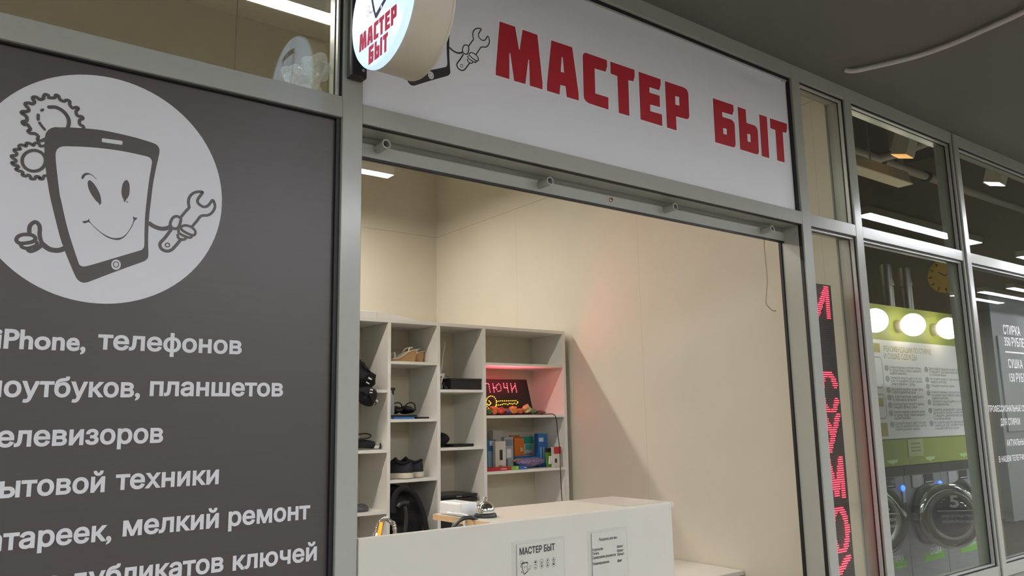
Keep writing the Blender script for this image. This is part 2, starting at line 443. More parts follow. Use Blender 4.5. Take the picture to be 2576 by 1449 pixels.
for j, yy in enumerate((-3.4, -5.2)):  # lamps added out of view to brighten the corridor; one matches the mullion glint
    for i, x0 in enumerate((-4.2, -1.8, 1.4, 3.8, 6.2, 8.6)):
        if (j, i) == (0, 5): continue
        batten(x0, x0+1.6, yy, 3.117, LED_C, f"{('first', 'second', 'third', 'fourth', 'fifth', 'last')[i]} corridor ceiling lamp from the left, {('nearer', 'farther')[j]} unseen row behind the viewer", w=.12, group='corridor lamps')
for i, yy in enumerate((-2.1, -2.45, -2.8)):
    batten(11.2, 12.7, yy, 3.117, LED_C, f"white batten lamp far along the corridor ceiling, {('nearest', 'second', 'third')[i]} from the facade", w=.1, group='corridor lamps')

# ------------------------------------------------------------------ artwork traced on its own plane
ZA = lambda p: (1230+p[0]/5.5725, 40+p[1]/5.5725)
ZB = lambda p: (1600+p[0]/5.5725, 170+p[1]/5.5725)
SIGN_Y = .022
LETTERS = [
 ('A', [[(153,77),(367,152),(422,472),(435,472),(475,193),(680,265),(752,940),(752,1028),(577,975),(568,612),(553,612),(512,952),(357,908),(302,520),(287,520),(288,885),(100,827),(100,740)]]),
 ('A', [[(878,342),(1168,440),(1258,1090),(1260,1185),(1095,1135),(1078,985),(1003,965),(990,1100),(818,1047),(818,950)],[(1020,575),(1038,575),(1058,797),(1007,782)]]),
 ('A', [[(1318,560),(1330,525),(1355,515),(1655,620),(1658,710),(1637,780),(1482,735),(1492,1087),(1675,1143),(1677,1312),(1410,1225),(1370,1200),(1340,1160),(1332,1110)]]),
 ('A', [[(1705,640),(2042,757),(2043,850),(2027,915),(1955,900),(1970,1400),(1825,1358),(1803,840),(1710,808)]]),
 ('B', [[(40,58),(345,163),(347,240),(328,315),(188,272),(190,350),(332,395),(337,552),(200,515),(202,610),(365,657),(370,818),(68,725)]]),
 ('B', [[(408,190),(680,282),(715,310),(735,365),(748,680),(740,710),(718,722),(563,682),(570,880),(438,838)],[(550,395),(608,412),(612,535),(553,518)]]),
 ('B', [[(1080,428),(1365,525),(1370,600),(1353,662),(1208,620),(1212,690),(1340,730),(1370,760),(1385,800),(1398,1080),(1390,1108),(1370,1118),(1115,1045)],[(1222,845),(1275,858),(1277,942),(1226,930)]]),
 ('B', [[(1428,550),(1538,587),(1550,775),(1665,812),(1695,840),(1708,885),(1725,1180),(1718,1207),(1700,1217),(1465,1145)],[(1560,925),(1607,937),(1612,1048),(1566,1035)]]),
 ('B', [[(1730,657),(1835,690),(1870,1270),(1768,1238)]]),
 ('B', [[(1880,710),(2115,787),(2118,855),(2107,915),(2057,902),(2085,1330),(1985,1300),(1957,875),(1888,848)]])]
GLY = []
for src, loops in LETTERS:
    g = []
    for lp in loops:
        q = [at(*(ZA if src == 'A' else ZB)(p), Y=SIGN_Y) for p in lp]; g.append([(a.x, a.z) for a in q])
    GLY.append(g)

# the emblem: tablet with a face, two gears, two gloved hands, a spanner (units: radius of the disc on the poster)
PY = .022; EC = (.3363, 2.1104); ER = .2735
def zoom(ox, oy, s):
    def g(p):
        a = at(ox+p[0]/s, oy+p[1]/s, Y=PY); return ((a.x-EC[0])/ER, (a.z-EC[1])/ER)
    return g
z3, z4, z5, z6, z7 = zoom(0, 220, 6.036), zoom(100, 300, 6.0375), zoom(100, 500, 6.0375), zoom(350, 460, 7.627), zoom(20, 540, 13.17)
def pp(z, *pts): return [z(p) for p in pts]
tab_o = pp(z4,(72,400),(75,290),(100,200),(160,140),(235,118),(300,122),(450,122),(700,138),(950,165),(1200,215),(1450,275),(1650,335),(1760,375),(1805,420),(1822,480),(1800,600),(1760,780),(1720,1000),(1690,1250)) + \
        pp(z5,(1665,250),(1650,500),(1648,700),(1652,860),(1630,915),(1570,955),(1400,1015),(1100,1125),(800,1240),(720,1268),(650,1272),(590,1240),(540,1170),(450,960),(330,650),(250,350),(165,0)) + pp(z4,(120,960),(95,780),(72,500))
tab_i = pp(z4,(242,560),(245,510),(270,450),(330,415),(420,408),(700,418),(1000,445),(1300,490),(1600,555),(1670,580),(1705,630),(1700,700),(1660,950),(1620,1280)) + \
        pp(z5,(1600,300),(1592,550),(1590,710),(1565,760),(1520,785),(1200,880),(900,970),(720,1020),(650,1025),(605,1000),(580,940),(480,640),(400,360),(320,0)) + pp(z4,(310,1180),(280,950),(250,680))
slot = pp(z4,(950,285),(1250,325),(1262,350),(1250,388),(950,345),(942,315))
home = pp(z5,*[(1160+73*math.cos(a*math.pi/12), 1000+78*math.sin(a*math.pi/12)) for a in range(24)])
FILLS = [[tab_o, tab_i, slot, home],
 [pp(z4,(730,960),(745,930),(775,930),(830,985),(890,1080),(925,1170),(935,1240),(930,1285),(905,1303),(900,1275),(850,1230),(780,1130),(740,1040))],
 [pp(z4,(1245,1060),(1265,970),(1315,920),(1355,960),(1368,1040),(1360,1140),(1330,1200),(1295,1232),(1260,1190),(1243,1120))],
 [pp(z4,(635,890),(645,850),(690,815),(740,815),(800,845),(850,890),(868,918),(830,880),(780,845),(730,840),(690,860),(665,900),(645,908))],
 [pp(z5,(650,350),(665,338),(730,325),(752,298),(760,340),(830,420),(950,520),(1080,585),(1180,595),(1270,570),(1340,500),(1400,400),(1425,325),(1415,270),(1440,280),(1480,288),(1475,305),(1440,340),(1410,410),(1360,490),(1290,580),(1200,625),(1100,612),(1000,570),(870,470),(770,370),(740,355),(680,372))]]
STROKES = [  # points, width in photo pixels, closed
 (pp(z4,(1290,1230),(1340,1262)), 1.6, 0), (pp(z4,(1280,1225),(1288,1258)), 1.6, 0),
 (pp(z5,*[(1160+40*math.cos(a*math.pi/8), 998+42*math.sin(a*math.pi/8)) for a in range(16)]), 1.8, 1),
 (pp(z7,(1900,1100),(1750,1165),(1600,1182),(1400,1150),(1250,1060),(1130,960)), 10.5, 0),
 (pp(z7,(1140,960),(1080,820),(1052,650),(1060,450),(1020,320),(910,240),(790,300),(715,420),(708,640)), 8, 0),
 (pp(z7,(280,830),(330,730),(450,670),(600,652),(780,670),(890,740),(900,830),(800,900),(620,935),(450,950),(330,915)), 7.6, 1),
 (pp(z7,(420,980),(480,1080),(650,1110),(850,1060),(970,980),(940,900)), 7, 0), (pp(z7,(640,1130),(720,1210),(850,1190),(1000,1110),(1130,1000)), 7.5, 0),
 (pp(z6,(205,780),(260,820),(350,860),(450,880),(560,860),(600,830)), 9.5, 0),
 (pp(z6,(620,890),(500,1050),(410,1150),(405,1220),(450,1280),(540,1310),(620,1285),(680,1230),(800,1090)), 7.2, 0),
 (pp(z6,(800,660),(900,540),(960,470),(948,390),(960,290),(1020,210),(1110,172),(1200,170),(1215,195),(1130,310),(1130,380),(1180,430),(1250,460),(1330,430),(1410,330),(1450,400),(1452,480),(1400,570),(1320,620),(1190,635),(1110,730),(1020,835)), 6.4, 0),
 (pp(z6,(600,770),(650,670),(720,640),(790,670),(800,720),(765,840),(700,880),(620,850)), 6.5, 1),
 (pp(z6,(830,830),(900,815),(1010,850),(1080,930),(1060,1000),(980,990),(860,930),(800,870)), 6, 1),
 (pp(z6,(760,910),(765,960),(870,1020),(980,1050),(1020,1010)), 6, 0), (pp(z6,(740,1000),(760,1060),(850,1090),(900,1060)), 6, 0),
 (pp(z6,*[(545+42*math.cos(a*math.pi/8), 1192+38*math.sin(a*math.pi/8)) for a in range(16)]), 2.6, 1),
 (pp(z3,(745,298),(850,300),(960,360),(1030,450),(1048,530),(1030,610)), 7.5, 0),
 (pp(z3,(632,348),(652,335)), 5.5, 0), (pp(z3,(582,415),(580,485)), 6, 0), (pp(z3,(600,535),(640,590),(682,638)), 5, 0),
 (pp(z3,(735,120),(690,105),(665,130),(655,170),(600,180),(560,150),(510,145),(500,170),(525,220),(490,250),(440,235),(390,240),(385,265),(425,310),(435,350),(400,365),(340,365),(330,390),(390,430),(410,470),(400,510),(350,515),(345,540),(375,565)), 7, 0),
 (pp(z3,(415,560),(460,620),(455,640),(425,660),(460,695),(530,700),(580,740),(570,780),(580,805),(630,810),(675,785)), 6.6, 0),
 (pp(z3,(740,155),(830,155),(845,115),(890,130),(910,180),(970,210),(1010,190),(1060,210),(1060,260),(1100,310),(1160,300),(1190,320),(1155,370),(1180,430),(1240,440),(1260,470),(1210,500),(1215,560),(1265,590),(1272,625)), 6.6, 0),
 (pp(z3,*[(515+178*math.cos(a*math.pi/12), 1112+158*math.sin(a*math.pi/12)) for a in range(24)]), 6.4, 1),
 (pp(z3,(675,885),(610,890),(590,850),(530,845),(510,880),(455,850),(400,845),(400,890),(330,870),(285,890),(310,935),(230,940),(215,960),(255,1000),(240,1030),(180,1035),(185,1065),(240,1100),(235,1130),(180,1140),(200,1170),(260,1185),(280,1210),(240,1240),(280,1265),(330,1275),(350,1300),(340,1330),(390,1345),(430,1330),(460,1350),(470,1385),(530,1385),(545,1350),(600,1360),(600,1385),(650,1390),(665,1345),(705,1340)), 6, 0)]
UPP = .00395   # emblem units per photo pixel
def emblem(scale, cx, cy, thin=1.0, strokes=None):
    ps = []
    for lp in FILLS:
        ps.append(fill2d([[(p[0]*scale+cx, p[1]*scale+cy) for p in (l if len(l) == 6 else spline([(q[0], q[1], 0) for q in l], 3, True))] for l in lp], ext=.0003))
    for i, (pts, w, cl) in enumerate(STROKES):
        ps.append(stroke2d([(p[0]*scale+cx, p[1]*scale+cy) for p in pts], w*UPP*scale*thin, bool(cl), ext=.00035+i*.00003))
    return join(ps)

# ------------------------------------------------------------------ poster in the left window
PANEL = mat('grey_brown_print', '4d4745', .38, var=.05, scale=5, aniso=(.6, 1, 40))
PRINT = mat('pale_grey_print', 'd2d2d3', .4, var=.02, scale=6)
t = thing('window_poster', (-.2, .03, .731), 'large dark grey brown poster with tablet emblem and pale repair service list', 'poster')
mk('panel', MB().box(-1.33, .919, .024, .03, .731, 2.412), PANEL, t)
mk('edge_gasket', MB().box(.914, .927, .012, .0235, .731, 2.412).box(-1.33, .914, .012, .0235, 2.4085, 2.412), BLACK, t)
cir = [(EC[0]+.2716*math.cos(a*math.pi/48), EC[1]+.2755*math.sin(a*math.pi/48)) for a in range(96)]
disc = mk('emblem_disc', on_front(fill2d([cir]), .0236), PRINT, t)
mk('emblem', on_front(emblem(ER, *EC), .0232), PANEL, disc)
def row(name, words):
    for body, xl, yl, xr, yr in words:
        a = at(xl, yl, Y=PY) if xl is not None else None; b = at(xr, yr, Y=PY)
        mk(name, on_front(flat_text(body, a.x if a else 0, b.z, .0585, width=(b.x-a.x) if a else None, right=b.x, bold=.028, zoff=.001), .0236), PRINT, t)
row('word', [('iPhone,', None, 0, 215, 882), ('телефонов', 245, 880, 608, 890)])
row('word', [('ноутбуков,', None, 0, 352, 998), ('планшетов', 376, 998, 712, 996)])
row('word', [('телевизоров', None, 0, 410, 1112)])
row('word', [('бытовой', None, 0, 263, 1236), ('техники', 290, 1228, 550, 1216)])
row('word', [('Замена батареек,', None, 0, 280, 1358), ('мелкий', 308, 1350, 550, 1326), ('ремонт', 574, 1325, 780, 1304)])
row('word', [('Изготовление дубликатов', None, 0, 562, 1436), ('ключей', 585, 1435, 797, 1408)])

# clear wrap lying behind the glass above the poster
t = thing('plastic_wrap', (.80, .06, 2.474), 'crumpled clear plastic wrap behind the glass above the poster', 'plastic wrap')
def crump(seed, k=.25):
    rnd = random.Random(seed); fr = [(Vector((rnd.uniform(-6, 6), rnd.uniform(-6, 6), rnd.uniform(-6, 6))), rnd.uniform(0, 6)) for _ in range(8)]
    return lambda d: 1+k*sum(math.sin(a.dot(d)+b) for a, b in fr)/3
mk('sheet', MB().ball((.83, .07, 2.52), (.05, .02, .045), 18, crump(1, .4)).ball((.875, .07, 2.575), (.04, .015, .03), 16, crump(2, .4)), film('clear_wrap', 'dfe2dc', .25, .15), t, smooth=True)
mk('strip', MB().tube([(.86, .075, 2.476), (.885, .075, 2.53), (.912, .075, 2.60)], .004, 6), film('clear_wrap', 'dfe2dc'), t)

# ------------------------------------------------------------------ fascia sign over the opening
BOARD = mat('white_sign_film', 'e3e3e6', .5, var=.015, scale=3, coat=.25)
RED = mat('red_sign_vinyl', 'b3202d', .35, var=.04, scale=4, coat=.4)
INK = mat('dark_sign_vinyl', '2b282b', .4)
t = thing('fascia_sign', (2.087, .03, 2.466), 'long white shop sign with big red lettering over the opening', 'sign')
mk('board', MB().box(.990, 3.176, .024, .034, 2.466, 3.104), BOARD, t)
mk('gasket', MB().box(3.170, 3.184, .012, .0235, 2.466, 3.112).box(.99, 3.17, .012, .0235, 3.100, 3.112), BLACK, t)
mk('bead', MB().box(.99, 3.17, .016, .0235, 3.0955, 3.0995), BEAD, t)
mk('clip', MB().box(3.135, 3.160, .014, .0235, 3.088, 3.0955), BEAD, t)
for g in GLY:
    o = mk('letter', on_front(fill2d(g, ext=.0004), .0228), RED, t)
    mk('outline', on_front(fat_fill(g[0], .006), .0236), mat('white_vinyl', 'e6e6e6', .4), o)
a = at(1133, 185, Y=SIGN_Y); b = at(1228, 98, Y=SIGN_Y)      # foot of the tablet, tip of the spanner
ta, tb = z5((1645, 900)), z6((1470, 470))
es = math.hypot(b.x-a.x, b.z-a.z)/math.hypot(tb[0]-ta[0], tb[1]-ta[1])
SIGN_EMB = (es, a.x-ta[0]*es, a.z-ta[1]*es)
mk('emblem', on_front(emblem(es, SIGN_EMB[1], SIGN_EMB[2], .5), .0236), INK, t)

# round lit sign standing out from the mullion
DX, DC, DR = .905, (-.256, 2.630), .166
t = thing('projecting_sign', (.99, -.215, 2.485), 'round lit projecting sign with cream drum on black bracket', 'sign')
mk('drum', MB().lathe([(DR-.012, .012), (DR-.003, .016), (DR-.002, .125), (DR, .127), (DR, .133), (DR-.01, .135)], (DX, DC[0], DC[1]), 'x', 72), mat('cream_drum', 'cfc5b2', .45, var=.02), t, smooth=True)
FACE = mat('lit_sign_face', 'a9bccb', .3, emit='c6e1ff', estr=1.0, var=.01)
fc = mk('face', MB().lathe([(.001, -.001), (DR-.012, -.001), (DR-.005, .002), (DR-.001, .008), (DR-.001, .0155), (DR-.012, .0155)], (DX, DC[0], DC[1]), 'x', 72), FACE, t, smooth=True)
SRED = mat('red_lit_vinyl', '6e0c28', .6, spec=.08, emit='c01048', estr=.6)
SINK = mat('dark_lit_vinyl', '17152c', .6, spec=.08, emit='2a2850', estr=.5)
def lit_letters(idx, u0, u1, v0, v1):
    xs = [p[0] for i in idx for p in GLY[i][0]]; a, b = min(xs), max(xs); ps = []
    for i in idx:
        zs = [p[1] for p in GLY[i][0]]; c, d = min(zs), max(zs)
        ps.append(fill2d([[((p[0]-a)/(b-a)*(u1-u0)+u0, (p[1]-c)/(d-c)*(v1-v0)+v0) for p in lp] for lp in GLY[i]], ext=.0003))
    return join(ps)
mk('lettering', on_end(lit_letters(range(6), .147, .354, 2.541, 2.591), DX-.0014), SRED, fc)
mk('lettering', on_end(lit_letters(range(6, 10), .203, .309, 2.484, 2.534), DX-.0014), SRED, fc)
mk('emblem', on_end(emblem(.1125, .2569, 2.694, .5), DX-.0014), SINK, fc)
br = mk('bracket', MB().box(.936, .985, -.034, -.0005, 2.528, 2.78), mat('black_bracket', '242326', .4, var=.1), t, bevel=.004)
mk('arm', MB().box(.945, .970, -.14, -.034, 2.60, 2.67), mat('black_bracket', '242326'), t)
mk('bolt', MB().lathe([(.005, 0), (.005, -.003), (.003, -.004)], (.972, -.034, 2.551), 'y', 12), STEEL, br)

# stubs under the lintel, screw, hanging cord, conduit on the ceiling
for i, (px, py) in enumerate(((972, 362), (1384, 455), (1699, 520), (1943, 575))):
    e = at(px, py, Y=.045); r = .0145
    tube = MB().lathe([(r*.72, .05), (r*.72, -.001), (r, -.001), (r, .055), (r*.9, .0551)], (e.x, e.y, e.z), 'y', 20)
    o = mk('tube_stub', tube, ALU, smooth=True)
    tag(o, ['first grey tube stub under the lintel, nearest the round sign', 'second grey tube stub under the lintel, left of the brass screw', 'third grey tube stub under the lintel, right of the brass screw', 'last grey tube stub under the lintel, beside the right jamb'][i], 'tube', 'tube stubs under the lintel')
e = at(1537, 503, Y=.1)
t = thing('screw', (e.x, .1, e.z), 'brass screw in the inner rail under the sign', 'screw')
mk('head', MB().lathe([(.0095, -.0005), (.009, -.003), (.004, -.0045)], (e.x, .1, e.z), 'y', 18), mat('brass', 'a58a5a', .35, metal=.9), t, smooth=True)
mk('slot', MB().box(e.x-.006, e.x+.006, .0945, .0958, e.z-.001, e.z+.001).box(e.x-.001, e.x+.001, .0945, .0958, e.z-.006, e.z+.006), BLACK, t)
pts = [at(px, py, Y=.16) for px, py in ((1922, 594), (1923, 625), (1927, 665), (1930, 705), (1928, 740), (1927, 762), (1934, 773), (1943, 781), (1952, 782))]
tag(mk('cord', MB().tube(pts, .0022, 8), mat('beige_cord', 'a3906d', .6), smooth=True), 'thin beige cord hanging from the inner rail near the right jamb', 'cord')
pts = [at(2127, 182, Z=3.165)+Vector((0, 0, .012)), at(2150, 178, Z=3.163), at(2210, 165, Z=3.163), at(2300, 143, Z=3.163), at(2390, 112, Z=3.163), at(2480, 73, Z=3.163), at(2580, 27, Z=3.163), at(2700, -40, Z=3.163)]
tag(mk('conduit', MB().tube(pts, .0115, 14), mat('white_conduit', 'c7c6c2', .4, var=.01), smooth=True), 'white bent conduit running across the dark corridor ceiling', 'conduit')

# ------------------------------------------------------------------ reception counter
CT = 1.252
CW = mat('counter_white', 'ccc8bb', .4, var=.015, scale=8)
BIRCH = mat('pale_wood_edge', 'd8b48c', .5, var=.1, scale=30)
t = thing('reception_counter', (1.6, .2, 0), 'white reception counter with a raised top filling the left of the opening', 'counter')
mk('front_panel', MB().box(.992, 2.212, -.004, .014, .02, CT-.002), CW, t, bevel=.002)
tb = mk('top_board', MB().box(1.43, 2.245, .0145, .335, CT-.018, CT), CW, t, bevel=.0015)
mk('edge_band', MB().box(1.4285, 1.4300, .0145, .335, CT-.018, CT), BIRCH, tb)
mk('side_panel', MB().box(2.196, 2.212, .015, .32, .02, CT-.019), CW, t)
mk('desk_board', MB().box(.992, 2.195, .016, .60, .74, .76), CW, t)
mk('end_panel', MB().box(.992, 1.008, .02, .58, .02, .74), CW, t)
mk('bracket', MB(Matrix.Translation((1.47, .10, 1.185))@Matrix.Rotation(math.radians(-40), 4, 'Y')).box(-.01, .01, -.01, .01, -.06, .06), mat('red_brown_bracket', '5a2f28', .5), t)

t = thing('adapter_box', (1.53, .235, CT), 'white power adapter box lying on the counter top', 'adapter')
P0, P1, P2 = at(1158, 1301, Z=CT), at(1201, 1296.5, Z=CT), at(1129, 1291, Z=CT)
bx = Matrix.Translation(P0)@Matrix.Rotation(math.atan2((P1-P0).y, (P1-P0).x), 4, 'Z'); bw = (P1-P0).length; bd = (P2-P0).length
mk('body', MB(bx).box(0, bw, 0, bd, .0005, .042), WHITE_P, t, bevel=.006)
A0 = bx@Vector((0, bd*.35, .014))
cp = [A0, A0+Vector((-.03, -.02, .0)), (1.444, P0.y-.03, CT+.008), (1.424, P0.y-.05, CT-.004), (1.418, P0.y-.06, CT-.03), (1.425, P0.y-.08, CT-.09), (1.44, .06, CT-.2), (1.45, .1, CT-.488)]
mk('cord', MB().tube(cp, .0035, 8), WHITE_P, t, smooth=True)

e = at(1221, 1301, Z=CT)
t = thing('service_bell', (e.x, e.y, CT), 'chrome service bell on the counter beside the white adapter box', 'bell')
mk('base', MB().lathe([(.036, 0), (.037, .004), (.033, .012), (.028, .0125)], (e.x, e.y, CT), 'z', 32), BLK_P, t, smooth=True)
mk('dome', MB().lathe([(.030, .013), (.0315, .016), (.029, .030), (.022, .041), (.012, .047), (.004, .049)], (e.x, e.y, CT), 'z', 36), CHROME, t, smooth=True)
mk('button', MB().lathe([(.003, .048), (.003, .056), (.006, .057), (.006, .060), (.003, .062)], (e.x, e.y, CT), 'z', 16), CHROME, t, smooth=True)

g0 = at(992, 1346, Y=.2); g1 = at(962, 1309, Y=.2); g2 = at(946, 1350, Y=.2)
t = thing('gooseneck_lamp', (g0.x+.005, .2, .76), 'silver gooseneck lamp with an orange glow curling up behind the counter', 'lamp')
mk('base', MB().lathe([(.055, 0), (.055, .012), (.02, .022)], (g0.x+.005, .2, .76), 'z', 28), BLK_P, t, smooth=True)
npts = [(g0.x+.005, .2, .78), (g0.x+.008, .2, 1.05), (g0.x+.002, .2, g0.z+.01), (g0.x-.012, .2, g1.z-.008), (g1.x+.008, .2, g1.z+.004), (g1.x-.008, .2, g1.z-.006), (g2.x+.006, .2, g2.z+.028), (g2.x, .2, g2.z)]
nk = spline(npts, 18); mb = MB()
mb.tube(nk, lambda q: .0062+.0009*math.sin(q*len(nk)*2.2), 10, smooth=False)
mk('neck', mb, STEEL, t, smooth=True)
hd = mk('lamp_head', MB().tube([(g2.x, .2, g2.z+.012), (g2.x-.004, .2, g2.z-.02), (g2.x-.006, .2, g2.z-.05)], lambda q: .007+.012*q, 14), STEEL, t, smooth=True)
mk('glowing_sleeve', MB().tube([(g2.x+.014, .196, g2.z+.040), (g2.x+.010, .194, g2.z+.022), (g2.x+.004, .193, g2.z-.002)], .0055, 8), mat('orange_glow', 'ff9a20', .3, emit='ff8a10', estr=1.3), t, smooth=True)

p = at(1166, 1316, Y=.09); t = thing('headphones', (p.x+.02, .10, .76), 'black headphones standing behind the counter panel under the raised top', 'headphones')
mk('headband', MB().tube([(p.x+.02+.068*math.cos(a), .10, p.z-.055+.068*math.sin(a)) for a in [math.pi*k/12 for k in range(13)]], .006, 8), BLK_P, t, smooth=True)
mk('cable', MB().tube([(p.x-.048, .10, p.z-.06), (p.x-.04, .1, 1.0), (p.x-.02, .12, .9), (p.x-.03, .12, .763)], .004, 6), BLK_P, t, smooth=True)
for s in (-1, 1): mk('ear_cup', MB().lathe([(.028, -.012), (.034, -.004), (.034, .008), (.025, .014)], (p.x+.02+s*.066, .10, p.z-.06), 'x', 20), BLK_P, t, smooth=True)

# notices on the counter front and on its top
PAPER = mat('white_paper', 'd6d5d2', .7, var=.01)
TONER = mat('toner_black', '383538', .7)
def notice(name, xl, xr, ytop, label):
    a, b = at(xl, ytop[0], Y=-.005), at(xr, ytop[1], Y=-.005); z1 = (a.z+b.z)/2
    t = thing(name, ((a.x+b.x)/2, -.005, z1-.3), label, 'notice')
    mk('sleeve', MB().box(a.x-.018, b.x+.006, -.0058, -.0042, z1-.31, z1+.008), film('clear_sleeve', 'd8dad8', .10, .12), t)
    mk('sheet', MB().box(a.x, b.x, -.0072, -.006, z1-.30, z1), mat('notice_paper', 'c6c3b8', .7, var=.01), t)
    return t, a.x, b.x, z1
t, xa, xb, z1 = notice('counter_notice', 1299, 1416, (1373, 1352), 'paper notice on the counter front with bold shop name, emblem and eight icons')
def on_notice(body, px0, py0, px1, py1, size, bold, parent):
    a, b = at(px0, py0, Y=-.0075), at(px1, py1, Y=-.0075)
    return flat_text(body, a.x, (a.z+b.z)/2, size, width=b.x-a.x, bold=bold, zoff=.0004)
def nl(px, py): return at(1280+px/7.576, 1340+py/7.576, Y=-.0076)
a, b = nl(205, 420), nl(880, 335)
mk('lettering', on_front(flat_text('МАСТЕР БЫТ', a.x, (a.z+b.z)/2, .027, width=b.x-a.x, bold=.03), -.0073), TONER, t)
c = nl(310, 650); mk('emblem', on_front(emblem(.027, c.x, c.z, .7), -.0073), TONER, t)
for r in range(2):
    for k in range(4):
        c = nl(510+k*115, (565, 655)[r]-k*18); R = .0065
        ps = [stroke2d([(c.x+R*math.cos(q*math.pi/8), c.z+R*math.sin(q*math.pi/8)) for q in range(16)], .0009, True)]
        sh = [[(-.003, -.002), (.003, -.002), (.003, .003), (-.003, .003)], [(-.004, -.001), (.004, -.001), (.002, -.003), (-.002, -.003)], [(-.002, -.003), (.001, -.003), (.003, .003), (0, .003)], [(-.003, -.003), (.003, -.003), (0, .004)]][(k+r) % 4]
        ps.append(fill2d([[(c.x+u, c.z+v) for u, v in sh]]))
        mk('icon', on_front(join(ps), -.0073), TONER, t)
t, xa, xb, z1 = notice('counter_notice', 1487, 1574, (1341, 1330), 'paper price list in a clear sleeve on the counter front, nearer its right end')
for body, p0, p1, sz in (('Расценки для вас', (1720, 155), (2065, 112), .012), ('Ксерокопия', (1595, 355), (1795, 328), .012), ('Печать', (1595, 430), (1722, 412), .012), ('Сканирование документов', (1595, 505), (2040, 442), .012), ('Ламинирование', (1595, 622), (1915, 575), .012),
                         ('10р/лист', (2060, 290), (2180, 274), .012), ('10р/лист', (2065, 370), (2182, 352), .012), ('10р/лист', (2068, 440), (2200, 420), .012), ('30р/лист', (2070, 560), (2160, 546), .012)):
    a, b = nl(*p0), nl(*p1)
    mk('lettering', on_front(flat_text(body, a.x, (a.z+b.z)/2, sz, width=b.x-a.x, bold=.02), -.0073), TONER, t)
q = [at(*p, Z=CT+.001) for p in ((1490, 1267), (1545, 1248), (1660, 1263), (1605, 1271))]
o = mk('plastic_sleeve', MB().box(2.02, 2.225, .035, .32, CT+.0004, CT+.0016), mat('sleeve_sheet', 'cfc7c2', .18, var=.02), bevel=.0)
tag(o, 'glossy clear document sleeve lying on the right end of the counter top', 'sleeve')

# low white table along the side wall
t = thing('low_table', (3.42, 1.4, 0), 'low white table against the cream side wall behind the counter', 'table')
mk('tabletop', MB().box(3.22, 3.612, .775, 2.02, .728, .75), WHITE, t, bevel=.002)
for x in (3.24, 3.57):
    for y in (.80, 1.96): mk('leg', MB().box(x, x+.035, y, y+.035, 0, .728), WHITE, t)

# ------------------------------------------------------------------ shelving unit
SF, SB = 2.11, 2.45
t = thing('shelving_unit', (2.75, 2.28, 0), 'white open cubby shelving unit with four columns', 'shelves')
mk('top_board', MB().box(1.55, 3.57, SF, SB, 2.130, 2.150), WHITE, t, bevel=.001)
DIV = [(1.55, 1.57), (1.88, 1.90), (2.213, 2.233), (2.547, 2.569), (2.884, 2.906), (3.547, 3.57)]
for i, (a, b) in enumerate(DIV): mk('side_panel' if i in (0, 5) else 'divider', MB().box(a, b, SF, SB, .02, 2.130), WHITE, t, bevel=.001)
mk('back_panel', MB().box(1.55, 3.57, SB+.0003, SB+.006, .02, 2.15), mat('shelf_back_board', 'cfc7b0', .6, var=.02), t)
LV = {0: (1.74, 1.40, 1.067, .70, .35), 1: (1.741, 1.403, 1.067, .70, .35), 2: (1.907, 1.573, 1.231, .72, .37), 3: (1.746, 1.40, 1.069, .70, .35), 4: (1.918, 1.587, 1.243, .90, .56)}
for c, zs in LV.items():
    x0, x1 = DIV[c][1], DIV[c+1][0]
    for z in zs: mk('shelf', MB().box(x0+.0005, x1-.0005, SF+.002, SB, z-.017, z), WHITE, t)
mk('plinth', MB().box(1.57, 3.547, SF+.03, SF+.045, 0, .05), WHITE, t)
for c in range(1, 5):          # small white screw caps on the dividers' faces
    for z in (1.88, 1.64, 1.30):
        mk('screw_cap', MB().lathe([(.006, 0), (.005, -.0015)], (DIV[c+1][0]-.0004, SF+.06, z), 'x', 12), WHITE_P, t)

# white foam lid on top
t = thing('foam_lid', (2.14, 2.2, 2.15), 'white foam lid lying on top of the shelving unit', 'lid')
f0 = [at(x, y, Y=2.14) for x, y in ((905, 788), (948, 784), (1062, 803))]
mk('slab', MB().box(1.75, f0[1].x, 2.135, 2.42, 2.151, f0[1].z), mat('white_foam', 'eceae4', .6, var=.02), t, bevel=.004)
mk('flap', MB().prism([(f0[1].x, 2.151), (f0[2].x, 2.151), (f0[2].x-.12, 2.175), (f0[1].x, f0[1].z-.001)], 2.14, 2.42), mat('white_foam', 'eceae4'), t)

def lump(seed, k=.2, q=2.2):
    rnd = random.Random(seed); fr = [(Vector((rnd.gauss(0, q), rnd.gauss(0, q), rnd.gauss(0, q))), rnd.uniform(0, 6)) for _ in range(9)]
    return lambda d: 1+k*sum(math.sin(a.dot(d)+b) for a, b in fr)/3
SILV = mat('white_buckle', 'd9d9d6', .35)

